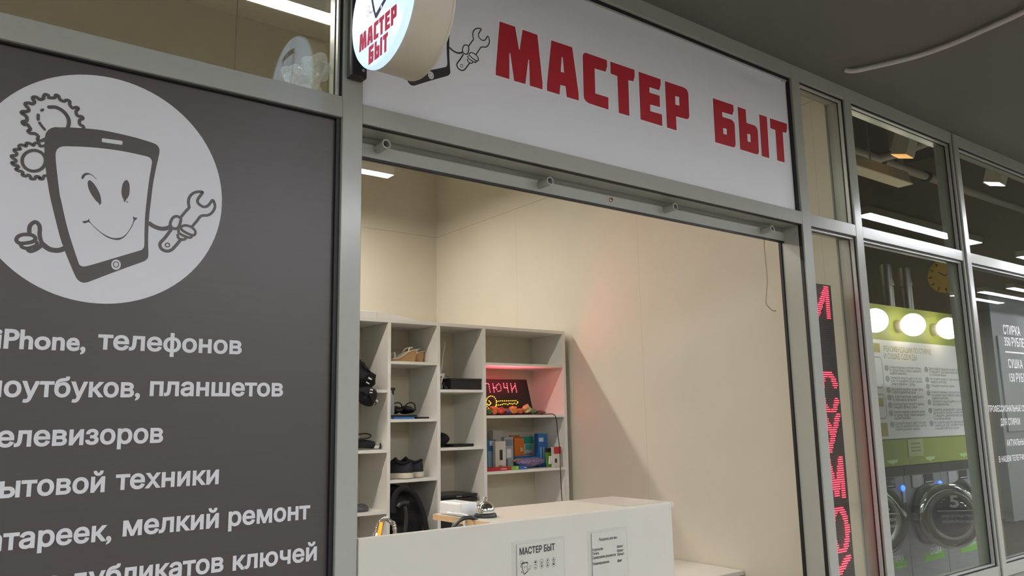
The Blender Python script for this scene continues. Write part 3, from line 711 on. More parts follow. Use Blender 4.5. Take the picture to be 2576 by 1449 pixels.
# -- black bag hanging out of the left column
bp = lambda px, py, Y=2.06: at(px, py, Y=Y)
c1, c2 = bp(925, 950), bp(938, 965)
t = thing('black_bag', (2.12, 2.15, 1.741), 'black bag with pale buckles drooping over a shelf edge in the left column', 'bag')
def sheet_bag(pts, yf, d, seed):
    """a soft pillow with the given outline in x,z"""
    n = len(pts); cx = sum(p[0] for p in pts)/n; cz = sum(p[1] for p in pts)/n; rings = []
    for s, off in ((.02, 0), (.45, .012), (.8, .3), (1, .62), (1, .8), (.8, 1), (.02, 1)):
        rings.append([(cx+(p[0]-cx)*s, yf+d*off+.006*math.sin(7*k+seed+s*5), cz+(p[1]-cz)*s) for k, p in enumerate(pts)])
    return MB().loft(rings)
def outl(Y, *pts): return [(lambda q: (q.x, q.z))(at(x, y, Y=Y)) for x, y in pts]
body = spline([(p[0], 0, p[1]) for p in outl(2.06, (890, 880), (908, 888), (918, 910), (935, 925), (958, 938), (967, 948), (966, 968), (960, 973), (935, 976), (905, 975), (885, 955))], 4, True)
mk('body', sheet_bag([(v.x, v.z) for v in body], 2.065, .22, 1), BLK_C, t, smooth=True)
fl = spline([(p[0], 0, p[1]) for p in outl(2.04, (885, 975), (910, 975), (935, 972), (954, 980), (956, 1000), (950, 1015), (938, 1022), (920, 1015), (905, 1000), (890, 985))], 4, True)
mk('flap', sheet_bag([(v.x, v.z) for v in fl], 2.045, .06, 2), BLK_C, t, smooth=True)
mk('strap', MB().tube([at(x, y, Y=2.055) for x, y in ((903, 905), (912, 915), (920, 925), (926, 928))], .007, 8), BLK_C, t, smooth=True)
def buckle(px, py, w, h, ang, Y=2.04):
    m = Matrix.Translation(at(px, py, Y=Y))@Matrix.Rotation(ang, 4, 'Y'); mb = MB(m)
    mb.box(-w, w, -.002, .002, h-.004, h+.004).box(-w, w, -.002, .002, -h-.003, -h+.003); mk('buckle', mb, SILV, t, bevel=.001)
buckle(928, 958, .011, .014, .5); buckle(934, 984, .009, .008, .15, 2.035); buckle(946, 1012, .007, .010, .7, 2.03)
mk('strap_end', MB().tube([at(x, y, Y=2.033) for x, y in ((930, 990), (937, 1005), (945, 1018))], .006, 8), BLK_C, t, smooth=True)

# -- umbrella and cable in the left column
zl = 1.403
t = thing('umbrella', (2.05, 2.2, zl), 'folded black umbrella with a ringed chrome end lying in the left column', 'umbrella')
mk('canopy', MB().tube([(1.92, 2.24, zl+.035), (2.0, 2.22, zl+.04), (2.10, 2.2, zl+.036), (2.17, 2.185, zl+.026)], lambda q: .034-.014*q, 14), BLK_C, t, smooth=True)
mk('handle_end', MB().tube([(2.165, 2.185, zl+.024), (2.195, 2.18, zl+.022)], .018, 16, smooth=False), CHROME, t, smooth=True)
mk('wrist_ring', MB().lathe([(.010, 0), (.016, 0), (.016, .006), (.010, .006)], (2.197, 2.18, zl+.022), 'x', 20, cap=False), BLK_P, t)
mk('wrist_loop', MB().tube([(1.98, 2.17, zl+.075), (2.03, 2.16, zl+.085), (2.10, 2.155, zl+.092), (2.135, 2.16, zl+.08), (2.12, 2.17, zl+.066), (2.06, 2.17, zl+.062)], .004, 8), BLK_P, t, smooth=True)
t = thing('computer_mouse', (2.03, 2.18, 1.067), 'dark grey computer mouse on the lowest visible shelf of the left column', 'mouse')
p = at(908, 1272, Y=2.16)
mk('shell', MB().loft([[(p.x+.052*s*math.cos(a), 2.17+.034*s*math.sin(a), 1.067+z) for a in [2*math.pi*k/24 for k in range(24)]] for s, z in ((.92, .002), (1, .008), (.97, .02), (.82, .033), (.5, .042), (.1, .045))]), mat('dark_grey_plastic', '4a4a4c', .3), t, smooth=True)
mk('scroll_wheel', MB().lathe([(.007, -.003), (.007, .003)], (p.x-.025, 2.17, 1.067+.037), 'y', 16), BLK_P, t)

# -- wedge sandals
CORK = mat('cork', 'b08a5c', .7, var=.15, scale=120); STRAP = mat('cream_strap', 'd9cfba', .5); 
for i, (x0, y0, lab) in enumerate(((2.262, 2.17, 'left cork wedge sandal with cream straps on the top middle shelf'), (2.360, 2.245, 'right cork wedge sandal with cream straps standing behind its pair'))):
    z = 1.9085; t = thing('wedge_sandal', (x0+.09, y0+.03, z), lab, 'sandal', 'pair of wedge sandals')
    prof = [(0, 0), (.03, 0), (.055, .004), (.09, 0), (.165, 0), (.172, .03), (.178, .072), (.150, .070), (.115, .055), (.08, .03), (.04, .013), (0, .012)]
    mk('wedge', MB().prism([(x0+a, z+b) for a, b in prof], y0, y0+.07), CORK, t, bevel=.003)
    ins = [(.0, .012), (.04, .013), (.08, .03), (.115, .055), (.150, .070), (.180, .073)]
    mk('insole', MB().prism([(x0+a, z+b) for a, b in ins]+[(x0+a, z+b+.006) for a, b in ins[::-1]], y0-.003, y0+.073), STRAP, t)
    mk('toe_strap', MB().tube([(x0+.03, y0, z+.016), (x0+.035, y0+.012, z+.045), (x0+.04, y0+.035, z+.055), (x0+.035, y0+.058, z+.045), (x0+.03, y0+.07, z+.016)], .006, 8), STRAP, t, smooth=True)
    mk('ankle_strap', MB().tube([(x0+.12, y0, z+.06), (x0+.135, y0+.01, z+.085), (x0+.165, y0+.035, z+.09), (x0+.135, y0+.06, z+.085), (x0+.12, y0+.07, z+.06)], .005, 8), STRAP, t, smooth=True)

# -- spray bottle, black sandals, flat boxes on the second middle shelf
z = 1.573
t = thing('spray_bottle', (2.248, 2.16, z), 'clear spray bottle with black trigger half hidden by the divider', 'bottle')
mk('bottle', MB().lathe([(.022, .001), (.0235, .01), (.0235, .10), (.020, .13), (.011, .15), (.011, .165)], (2.261, 2.165, z), 'z', 24), film('bottle_plastic', 'cfd3d4', .45, .15), t, smooth=True)
mk('trigger', MB().box(2.246, 2.288, 2.155, 2.175, z+.166, z+.182).box(2.276, 2.282, 2.16, 2.17, z+.14, z+.166).box(2.251, 2.271, 2.156, 2.174, z+.150, z+.166), BLK_P, t, bevel=.002)
for i, (x0, lab) in enumerate(((2.272, 'black strappy shoe nearest the spray bottle'), (2.362, 'black strappy shoe leaning on its pair, further right'))):
    t = thing('black_shoe', (x0+.05, 2.25, z+.024), lab, 'shoe', 'pair of black shoes')
    mk('body', MB().ball((x0+.055, 2.25, z+.053), (.044-.003*i, .075, .025), 18, lump(11+i, .16)), mat('black_leather', '1b1a1b', .45, var=.2), t, smooth=True)
    mk('strap', MB().tube([(x0+.012, 2.21, z+.055), (x0+.02, 2.2, z+.082), (x0+.05, 2.195, z+.097), (x0+.08, 2.2, z+.085), (x0+.092, 2.21, z+.05)], .004, 8), BLK_P, t, smooth=True)
BLUE = mat('blue_card', '2f6fb4', .45, var=.04)
o = mk('flat_box', MB().box(2.262, 2.40, 2.125, 2.36, z+.001, z+.012), BLUE, bevel=.001); tag(o, 'flat blue box under the black shoes', 'box')
o = mk('flat_box', MB().box(2.255, 2.42, 2.13, 2.38, z+.0125, z+.0235), BLK_P, bevel=.002); tag(o, 'flat black case between the blue box and the black shoes', 'case')
o = mk('phone', MB().box(2.425, 2.51, 2.14, 2.29, z+.001, z+.011), BLK_P, bevel=.003); tag(o, 'thin black phone at the right end of the second middle shelf', 'phone')

# -- sneakers
NAVY = mat('navy_fabric', '25262f', .85, var=.15, scale=120, bump=.2); SOLE = mat('cream_rubber', 'd7cfbd', .6, var=.06, scale=20)
def sneaker(x0, y0, z0, rz, lab):
    t = thing('sneaker', (x0, y0, z0), lab, 'shoe', 'pair of navy sneakers')
    m = Matrix.Translation((x0, y0, z0))@Matrix.Rotation(rz, 4, 'Z')
    st = [(-.135, .020), (-.125, .034), (-.09, .043), (-.04, .044), (.02, .038), (.07, .035), (.11, .034), (.128, .026), (.136, .012)]
    def prof(k):
        u = [(x, w*k) for x, w in st]; return u+[(x, -w) for x, w in u[::-1]]
    mk('sole', MB(m).loft([[(x, y, z+(.004 if x < -.1 else 0)+.004*max(0, x/.13)) for x, y in prof(k)] for k, z in ((.96, 0), (1.04, .006), (1.06, .022), (1.0, .030))]), SOLE, t, smooth=True)
    rings = []
    for x, w, h in ((-.132, .018, .044), (-.115, .033, .052), (-.08, .040, .058), (-.04, .040, .070), (0, .036, .088), (.03, .034, .100), (.06, .033, .092), (.09, .032, .090), (.115, .029, .098), (.130, .020, .100), (.135, .012, .085)):
        r = []
        for k in range(17):
            a = math.pi*k/16; r.append((x, w*math.cos(a)*(1-.25*math.sin(a)), .028+(h-.028)*math.sin(a)**.75))
        rings.append(r)
    mk('upper', MB(m).loft(rings), NAVY, t, smooth=True)
    mk('collar', MB(m).tube([(.03, 0, .104), (.04, .02, .096), (.08, .027, .088), (.115, .022, .096), (.13, 0, .104), (.115, -.022, .096), (.08, -.027, .088), (.04, -.02, .096), (.03, 0, .104)], .005, 8), BLK_C, t, smooth=True)
    mk('tongue', MB(m).tube([(-.03, 0, .078), (.0, 0, .096), (.022, 0, .112)], .013, 8), NAVY, t, smooth=True)
    for k in range(4):
        xx = -.035+k*.016; hz = .074+k*.0085
        mk('lace', MB(m).tube([(xx, .020, hz-.004), (xx, 0, hz+.007), (xx, -.020, hz-.004)], .0022, 6), BLK_P, t, smooth=True)
sneaker(2.325, 2.245, 1.2315, math.radians(-66), 'front navy sneaker with cream sole on the third middle shelf')
sneaker(2.417, 2.284, 1.2315, math.radians(-66), 'rear navy sneaker with cream sole standing behind the other')

# -- things in the third column
t = thing('router', (2.607, 2.17, 1.746), 'white router with a thin upright aerial half hidden by the divider', 'router')
q = at(1112, 942, Y=2.17)
mk('body', MB().box(2.572, 2.60, 2.13, 2.22, 1.748, 1.776), mat('grey_plastic', '7a7a80', .4), t, bevel=.004)
mk('aerial', MB().tube([(2.590, 2.18, 1.776)]+[at(x, y, Y=2.18) for x, y in ((1110, 935), (1114, 895), (1119, 872), (1118, 860))], .0025, 8), WHITE_P, t, smooth=True)
mk('plug', MB().box(q.x-.02, q.x+.014, 2.16, 2.185, q.z-.012, q.z+.006), WHITE_P, t, bevel=.003)
t = thing('cable_coil', (2.63, 2.18, 1.746), 'white and black coil of cable beside the flat black box', 'cable')
mk('white_loop', MB().tube([(2.611, 2.16, 1.753), (2.607, 2.16, 1.79), (2.616, 2.16, 1.822), (2.627, 2.165, 1.826)], .005, 8), WHITE_P, t, smooth=True)
mk('black_lead', MB().tube([(2.613, 2.15, 1.79), (2.62, 2.15, 1.772), (2.628, 2.145, 1.758), (2.638, 2.14, 1.757)], .009, 8), BLK_P, t, smooth=True)
mk('thin_lead', MB().tube([(2.61, 2.2, 1.79), (2.63, 2.21, 1.822), (2.665, 2.22, 1.835), (2.70, 2.22, 1.828)], .0015, 6), BLK_P, t, smooth=True)
t = thing('black_box', (2.76, 2.2, 1.7465), 'flat black cardboard box on the upper shelf of the third column', 'box')
mk('base', MB().box(2.652, 2.876, 2.122, 2.34, 1.7465, 1.803), mat('black_card', '1d1718', .5, var=.08), t, bevel=.001)
mk('lid', MB().box(2.649, 2.879, 2.119, 2.343, 1.803, 1.815), mat('black_card', '1d1718'), t, bevel=.001)
t = thing('camera_pouch', (2.60, 2.2, 1.40), 'rounded black pouch on the second shelf of the third column', 'pouch')
mk('body', MB().ball((2.636, 2.24, 1.447), (.060, .07, .042), 18, lump(3, .08)), BLK_C, t, smooth=True)
mk('zip', MB().tube([(2.585, 2.178, 1.45), (2.62, 2.168, 1.462), (2.655, 2.176, 1.452), (2.672, 2.19, 1.44)], .003, 6), BLK_P, t, smooth=True)
t = thing('external_drive', (2.75, 2.2, 1.40), 'slim black disc drive right of the rounded pouch', 'drive')
mk('case', MB().box(2.682, 2.83, 2.14, 2.30, 1.4005, 1.418), BLK_P, t, bevel=.003)
mk('tray', MB().box(2.69, 2.822, 2.1375, 2.1398, 1.405, 1.414), mat('dark_gloss', '101012', .12), t)
t = thing('laptop', (2.72, 2.26, 1.069), 'thick closed black laptop on the third shelf of the third column', 'laptop')
m = Matrix.Translation((2.715, 2.27, 1.069))@Matrix.Rotation(.04, 4, 'Z')
mk('base', MB(m).box(-.14, .14, -.125, .125, .003, .030), BLK_P, t, bevel=.005)
mk('lid', MB(m).box(-.141, .141, -.127, .125, .032, .050), mat('dark_lid', '201f20', .3), t, bevel=.006)
mk('latch', MB(m).box(-.02, .02, -.1285, -.1272, .034, .042), mat('grey_plastic', '7a7a80'), t)
o = mk('black_case', MB().box(2.575, 2.66, 2.13, 2.38, .702, 1.0), BLK_P, bevel=.004); tag(o, 'tall black case below the laptop, mostly hidden by the counter', 'case')

# -- black backpack filling the lowest visible cubby of the second column
t = thing('backpack', (2.36, 2.24, .72), 'large black backpack filling the lowest middle cubby above the counter edge', 'backpack')
rings = []
for h, xr, dy in ((0, 2.50, .06), (.12, 2.505, .03), (.24, 2.50, .02), (.34, 2.485, .02), (.41, 2.45, .035), (.455, 2.40, .06), (.475, 2.34, .10)):
    x0, y0, y1 = 2.240, 2.125+dy, 2.43-dy*.6; cx, w = (x0+xr)/2, (xr-x0)/2
    rings.append([(cx+w*math.copysign(abs(math.cos(q))**.55, math.cos(q)), (y0+y1)/2+(y1-y0)/2*math.copysign(abs(math.sin(q))**.6, math.sin(q))+.004*math.sin(5*q+h*30), .7215+h) for q in [2*math.pi*k/32 for k in range(32)]])
mk('body', MB().loft(rings), BLK_C, t, smooth=True)
pk = lambda x, y, Y: at(x, y, Y=Y)
mk('padded_arc', MB().tube([pk(x, y, 2.10) for x, y in ((990, 1290), (992, 1252), (1003, 1234), (1022, 1230), (1045, 1248), (1062, 1285), (1072, 1330), (1078, 1370))], .017, 10), BLK_C, t, smooth=True)
mk('grip', MB().tube([pk(x, y, 2.085) for x, y in ((1001, 1276), (1006, 1268), (1018, 1265), (1026, 1266))], .014, 12), mat('gloss_grip', '37373a', .2), t, smooth=True)
mk('grip_strap', MB().tube([pk(x, y, 2.085) for x, y in ((1017, 1272), (1021, 1290), (1021, 1315), (1018, 1345), (1016, 1380))], .012, 10), mat('gloss_grip', '37373a'), t, smooth=True)
mk('front_pocket', MB().ball((2.31, 2.135, .87), (.065, .03, .11), 16), BLK_C, t, smooth=True)

# -- lit key sign and bright packets in the wide column
z = 1.587
S = [at(1324, 951, Y=2.36), at(1336, 1024, Y=2.25)]
tilt = math.atan2(.13, .17); KX1 = 3.352; KX0 = 2.915; KH = .24; KZ = z+.008; KY = 2.20
mS = Matrix.Translation((0, KY, KZ))@Matrix.Rotation(-math.radians(17), 4, 'X')       # leaning back
t = thing('led_key_sign', ((KX0+KX1)/2, KY, z), 'black sign leaning in the cubby, lit with red letters and a yellow key', 'sign')
mk('panel', MB(mS).box(KX0, KX1, 0, .018, 0, KH), mat('black_gloss_panel', '12080a', .5), t, bevel=.002)
mk('frame', MB(mS).box(KX0, KX1, -.003, .0, 0, .008).box(KX0, KX1, -.003, .0, KH-.008, KH).box(KX1-.008, KX1, -.003, 0, .008, KH-.008), BLK_P, t)
def uvk(zx, zy):   # from the photograph onto the leaning panel
    px, py = 1200+zx/8.05, 890+zy/8.05
    d = (px-1288)/FPX*_r-(py-724.5)/FPX*_u+_f; n = (mS.to_3x3()@Vector((0, -1, 0))); p0 = mS@Vector((0, 0, 0))
    q = CAM+d*((p0-CAM).dot(n)/d.dot(n)); l = mS.inverted()@q; return l.x, l.z
def dots(pts, r, m, name, parent, yo=-.0045):
    mb = MB(mS)
    for u, v in pts: mb.lathe([(r, 0), (r, -.002), (r*.6, -.0035)], (u, -.001, v), 'y', 8)
    return mk(name, mb, m, parent)
def along(pts, n):
    P = [Vector((p[0], p[1], 0)) for p in pts]; L = [0]
    for a, b in zip(P, P[1:]): L.append(L[-1]+(b-a).length)
    out = []
    for k in range(n):
        s = L[-1]*k/(n-1)
        for i in range(len(P)-1):
            if s <= L[i+1]+1e-9: w = (s-L[i])/max(1e-9, L[i+1]-L[i]); q = P[i].lerp(P[i+1], w); out.append((q.x, q.y)); break
    return out
LEDR = mat('red_led', 'ff3060', .3, emit='ff4a58', estr=7)
LEDY = mat('yellow_led', 'ffb020', .3, emit='ffb52a', estr=6)
chars = {'Л': [[(190,605),(235,605),(262,775)]], 'Ю': [[(318,610),(345,775)], [(330,690),(375,690)], [(430,610),(385,650),(390,720),(430,770),(480,745),(485,690),(460,630),(430,610)]],
         'Ч': [[(533,605),(548,690),(600,690)], [(600,605),(630,775)]], 'И': [[(680,610),(708,775)], [(708,735),(768,640)], [(765,605),(800,775)]]}
cnt = {'Л': (7,), 'Ю': (6, 3, 12), 'Ч': (6, 6), 'И': (6, 5, 6)}
for ch, pl in chars.items():
    ps = []
    for p, n in zip(pl, cnt[ch]): ps += along([uvk(*q) for q in p], n)
    dots(ps, .0028, LEDR, 'lit_letter', t)
kp = along([uvk(285+105*math.cos(a), 990+135*math.sin(a)) for a in [2*math.pi*k/20+.3 for k in range(21)]], 21)
kp += along([uvk(*q) for q in ((240,955),(280,1000),(240,1050),(205,1020))], 7) + along([uvk(*q) for q in ((400,965),(470,955),(600,955),(790,950),(835,985),(790,1020))], 14) + along([uvk(*q) for q in ((395,1045),(480,1035),(560,1010),(620,1030),(660,1000),(710,1025),(750,1000),(790,1020))], 12)
dots([p for p in kp if p[0] > KX0+.004], .0028, LEDY, 'lit_key', t)
ld = bpy.data.lights.new('led_glow', 'AREA'); ld.energy = 3.4; ld.spread = 2.0; ld.color = (1, .09, .12); ld.shape = 'RECTANGLE'; ld.size = .36; ld.size_y = .18
lo = bpy.data.objects.new('led_glow', ld); C.objects.link(lo); lo.parent = t
lo.matrix_world = mS@Matrix.Translation(((KX0+KX1)/2, -.012, KH*.5))@Matrix.Rotation(math.radians(-90), 4, 'X'); lo.matrix_parent_inverse = Matrix.Identity(4)
lo.location = (mS@Vector(((KX0+KX1)/2, -.012, KH*.5)))-Vector(((KX0+KX1)/2, KY, z)); lo.rotation_euler = (mS@Matrix.Rotation(math.radians(-138), 4, 'X')).to_euler()
cpts = [at(x, y, Y=Y) for x, y, Y in ((1368, 1041, 2.2), (1385, 1040, 2.14), (1395, 1044, 2.10), (1400, 1058, 2.095), (1403, 1090, 2.095), (1408, 1130, 2.095), (1410, 1180, 2.095), (1412, 1230, 2.095), (1415, 1275, 2.095))]
cpts[0].z = z+.004; cpts[1].z = z+.005
mk('power_cord', MB().tube([(KX1-.02, 2.235, z+.02), (KX1+.03, 2.22, z+.006)]+cpts, .0028, 8), BLK_P, t, smooth=True)
for i, (x, w, h, col, nm) in enumerate(((2.942, .030, .030, '3d6a3c', 'dark green packet at the left end of the row under the lit key sign'), (2.995, .027, .052, 'd8754a', 'orange packet under the ring of the lit key'), (3.048, .028, .046, 'c94a3a', 'red packet in the middle of the row under the lit sign'),
        (3.100, .026, .034, '57507a', 'purple packet under the middle of the lit sign'), (3.150, .026, .048, 'd08a3a', 'yellow packet right of the purple one under the lit sign'), (3.202, .027, .040, 'c8604e', 'coral packet right of the yellow one under the lit sign'), (3.254, .027, .052, 'b9a06a', 'olive packet under the right part of the lit sign'),
        (3.306, .026, .036, '4f7f5a', 'pale green packet near the right corner of the lit sign'), (3.368, .034, .022, '6d5248', 'brown bundle of cord at the right end of the row of packets'))):
    y, d = 2.150+.006*(i % 2), .026
    t2 = thing('snack_packet', (x, y, z), nm, 'packet', 'bright packets in the red lit cubby')
    mb = MB().ball((x, y, z+h*.58+.005), (w, d, h*.5), 16, lump(20+i, .22, 3)); mk('body', mb, mat('packet_'+col, col, .35, var=.25, scale=60), t2, smooth=True)
    mk('seal', MB(Matrix.Translation((x+w*.8, y, z+h*.6))@Matrix.Rotation(.5+i, 4, 'Y')).box(-.004, .016, -d*.5, d*.5, -.001, .001), mat('packet_'+col, col), t2)

# -- phone accessories on the shelf below
z = 1.243
def pack(name, xl, xr, ytop, Y, d, col, label, cat='box', lean=0., extra=None, group='phone accessory packs'):
    a, b = at(xl, ytop, Y=Y), at(xr, ytop, Y=Y); h = (a.z+b.z)/2-z-.001; w = b.x-a.x
    t = thing(name, ((a.x+b.x)/2, Y, z), label, cat, group)
    m = Matrix.Translation(((a.x+b.x)/2, Y, z+.001))@Matrix.Rotation(lean, 4, 'X')
    mk('carton', MB(m).box(-w/2, w/2, 0, d, 0, h), mat('card_'+col, col, .4, var=.05, scale=25), t, bevel=.0015)
    for nm, (u0, u1, v0, v1), c in (extra or []):
        mk(nm, MB(m).box(-w/2+w*u0, -w/2+w*u1, -.0012, -.0002, h*v0, h*v1), mat('print_'+c, c, .45), t)
    return t
pack('cable_pack', 1225, 1247, 1106, 2.25, .03, '3a6f9c', 'blue cable pack with a pale window at the left end of the shelf', extra=[('window', (.1, .9, .05, .62), '8ba7bd'), ('header', (.3, .9, .8, .95), 'dfe4e8')])
pack('charger_box', 1240, 1264, 1083, 2.37, .04, 'b9b5a8', 'tall off-white box at the back left of the accessory shelf', extra=[('printed_phone', (.3, .8, .2, .35), '222226')])
pack('earphone_box', 1246, 1272, 1110, 2.20, .03, 'cfcabd', 'white box printed with a dark earpiece near the left end', extra=[('printed_earpiece', (.40, .68, .34, .70), '2a2632'), ('caption', (.3, .65, .12, .16), '77736c')])
pack('adapter_pack', 1268, 1291, 1099, 2.24, .03, '9da0ab', 'grey blister pack with a white plug inside', extra=[('plug', (.25, .75, .35, .62), 'e4e4e2'), ('top_arc', (.15, .9, .72, .92), '777c90'), ('fine_print', (.2, .35, .05, .3), '4a4a4a')])
pack('phone_case_box', 1287, 1308, 1095, 2.37, .03, 'c4661f', 'orange box standing at the back of the accessory shelf')
pack('phone_case_box', 1294, 1318, 1103, 2.30, .03, 'd0701e', 'orange box with pale dots standing in front of the other orange box', extra=[('dot', (.6, .85, .55, .68), 'd8b090'), ('dot', (.45, .7, .25, .36), 'd8b090')])
pack('screen_film_box', 1316, 1341, 1098, 2.34, .03, 'c8c6bb', 'white and teal box right of the orange boxes', extra=[('teal_header', (0, 1, .76, 1), '2f9a80'), ('teal_block', (.2, .85, .56, .74), '58b09a'), ('caption', (.15, .9, .40, .43), '55544e')])
pack('cable_pack', 1338, 1356, 1092, 2.37, .02, 'bdb8ac', 'pale pack with a thin black lead right of the teal box', extra=[('lead', (.55, .60, .2, .85), '2b2b2b'), ('lead', (.2, .6, .28, .31), '2b2b2b')])
pack('headset_box', 1353, 1377, 1091, 2.235, .04, '2b6cb0', 'tall blue box with pale stripes near the right end', extra=[('label', (.1, .55, .76, .88), 'c3d3e4'), ('stripe', (.2, .35, .1, .6), '8fb0d4'), ('stripe', (.5, .62, .1, .6), '8fb0d4')])
t = pack('battery_pack', 1375, 1396, 1127, 2.165, .006, '5a8a2c', 'green card of four white batteries before the tall blue box', lean=-.16, extra=[('black_header', (0, 1, .78, 1), '17181a')])
tz = t.location
for k in range(4):
    xx = tz.x-.024+k*.014
    mk('battery', MB().tube([(xx, 2.157, z+.022), (xx+.012, 2.165, z+.072)], .0055, 10, smooth=False), mat('white_cell', 'e8e6df', .3), t, smooth=True)
pack('mouse_box', 1393, 1411, 1124, 2.135, .03, 'd9d5cd', 'white box with a red corner at the right end of the shelf', extra=[('red_corner', (0, 1, .66, 1), 'c2303a'), ('picture', (.1, .4, .22, .42), '3b3640')])
o = pack('display_tray', 1294, 1368, 1146, 2.286, .010, '2c73a8', 'low blue display carton behind the bag of trinkets', extra=[('green_patch', (.55, .8, .4, .8), '3f8f6f')])
t = thing('trinket_bag', (3.19, 2.2, z), 'clear bag of purple and tan trinkets in front of the blue carton', 'bag')
a, b = at(1300, 1160, Y=2.2), at(1368, 1160, Y=2.2)
mk('bag', MB().ball(((a.x+b.x)/2, 2.21, z+.038), ((b.x-a.x)/2, .045, .031), 18, lump(41, .12, 4)), mat('trinket_mix', '7c6c92', .35, var=.9, scale=150), t, smooth=True)
mk('tan_top', MB().ball(((a.x+b.x)/2-.01, 2.212, z+.046), ((b.x-a.x)/2*.86, .035, .022), 16, lump(44, .2, 5)), mat('tan_trinkets', 'b58a72', .35, var=.4, scale=80), t, smooth=True)
for nm, xl, xr, yt, col, lab in (('flat_carton', 1226, 1286, 1168, 'b3242c', 'flat red carton along the front edge of the accessory shelf'), ('flat_carton', 1287, 1306, 1172, '86b84a', 'small green carton beside the flat red one'), ('flat_carton', 1307, 1328, 1170, '2a66b0', 'small blue carton at the end of the row of flat cartons')):
    a, b = at(xl, yt+6, Y=2.135), at(xr, yt+6, Y=2.135); h = .022
    t = thing(nm, ((a.x+b.x)/2, 2.15, z), lab, 'box', 'flat cartons')
    mk('carton', MB().box(a.x, b.x-.001, 2.135, 2.20, z+.0005, z+h), mat('card_'+col, col, .4), t, bevel=.001)
    mk('print', MB().box(a.x+(b.x-a.x)*.55, a.x+(b.x-a.x)*.8, 2.1338, 2.1348, z+.008, z+.013), mat('print_pale', 'd9d4cd', .5), t)

# ------------------------------------------------------------------ vertical LED board in the narrow window
LX0, LX1, LY, LZ1, LZ0 = 3.345, 3.505, .085, 2.165, .30
t = thing('led_board', ((LX0+LX1)/2, .1, LZ0), 'tall black LED board with red running letters in the narrow window', 'sign')
mk('case', MB().box(LX0-.006, LX1+.006, LY, LY+.05, LZ0, LZ1), mat('led_case', '2a1c1e', .5), t, bevel=.002)
NR = int((LZ1-LZ0)/.01)
def zrow(py): return at(2110, py, Y=LY).z
lit = []; dim = []
def stroke_cells(lines, ztop, zbot, w=1.7):
    h = (ztop-zbot)/.01
    for r in range(int(h)+1):
        for c in range(16):
            for (x0, y0, x1, y1) in lines:
                x0_, y0_, x1_, y1_ = x0, y0*h, x1, y1*h
                dx, dy = x1_-x0_, y1_-y0_; L = dx*dx+dy*dy
                q = max(0, min(1, ((c-x0_)*dx+(r-y0_)*dy)/L)) if L else 0
                if math.hypot(c-x0_-q*dx, r-y0_-q*dy) < w: lit.append((c, ztop-r*.01)); break
def arc(cx, cy, rx, ry, a0, a1, n=10):
    P = [(cx+rx*math.cos(math.radians(a0+(a1-a0)*k/n)), cy+ry*math.sin(math.radians(a0+(a1-a0)*k/n))) for k in range(n+1)]
    return [(a[0], a[1], b[0], b[1]) for a, b in zip(P, P[1:])]
for ch, y0, y1 in (('И', 727, 808), ('С', 938, 1040), ('У', 1042, 1138), ('М', 1150, 1253), ('О', 1278, 1392), ('К', 1403, 1500)):
    a, b = zrow(y0), zrow(y1)
    L = {'И': [(1, 0, 1, 1), (12, 0, 12, 1), (1, 1, 12, 0)], 'С': arc(7, .5, 6, .5, -25, -335), 'У': [(1, 0, 7, .55), (13, 0, 3, 1)], 'М': [(1, 1, 1, 0), (1, 0, 6.5, .9), (6.5, .9, 12, 0), (12, 0, 12, 1)], 'О': arc(6.5, .5, 6, .5, 0, 360, 18), 'К': [(1, 0, 1, 1), (12, 0, 1, .5), (1, .5, 12, 1)]}[ch]
    lit = []; stroke_cells(L, a, b); mb = MB()
    for c, zz in lit:
        x = LX0+.005+.01*c; mb.box(x-.0031, x+.0031, LY-.0035, LY-.0003, zz-.0019, zz+.0019)
    mk('lit_letter', mb, mat('red_led_board', 'ff2f50', .3, emit='ff3044', estr=7.), t)
mb = MB()
for r in range(NR-1):
    for c in range(16):
        x = LX0+.005+.01*c; zz = LZ1-.01-r*.01
        mb.add([(x-.002, LY-.0003, zz-.002), (x+.002, LY-.0003, zz-.002), (x+.002, LY-.0003, zz+.002), (x-.002, LY-.0003, zz+.002)], [(0, 1, 2, 3)])
mk('unlit_diodes', mb, mat('unlit_diode', '6e5a58', .35), t)
mk('mount', MB().box(3.36, 3.49, LY+.05, LY+.07, 1.2, 1.24), ALU_DARK, t)

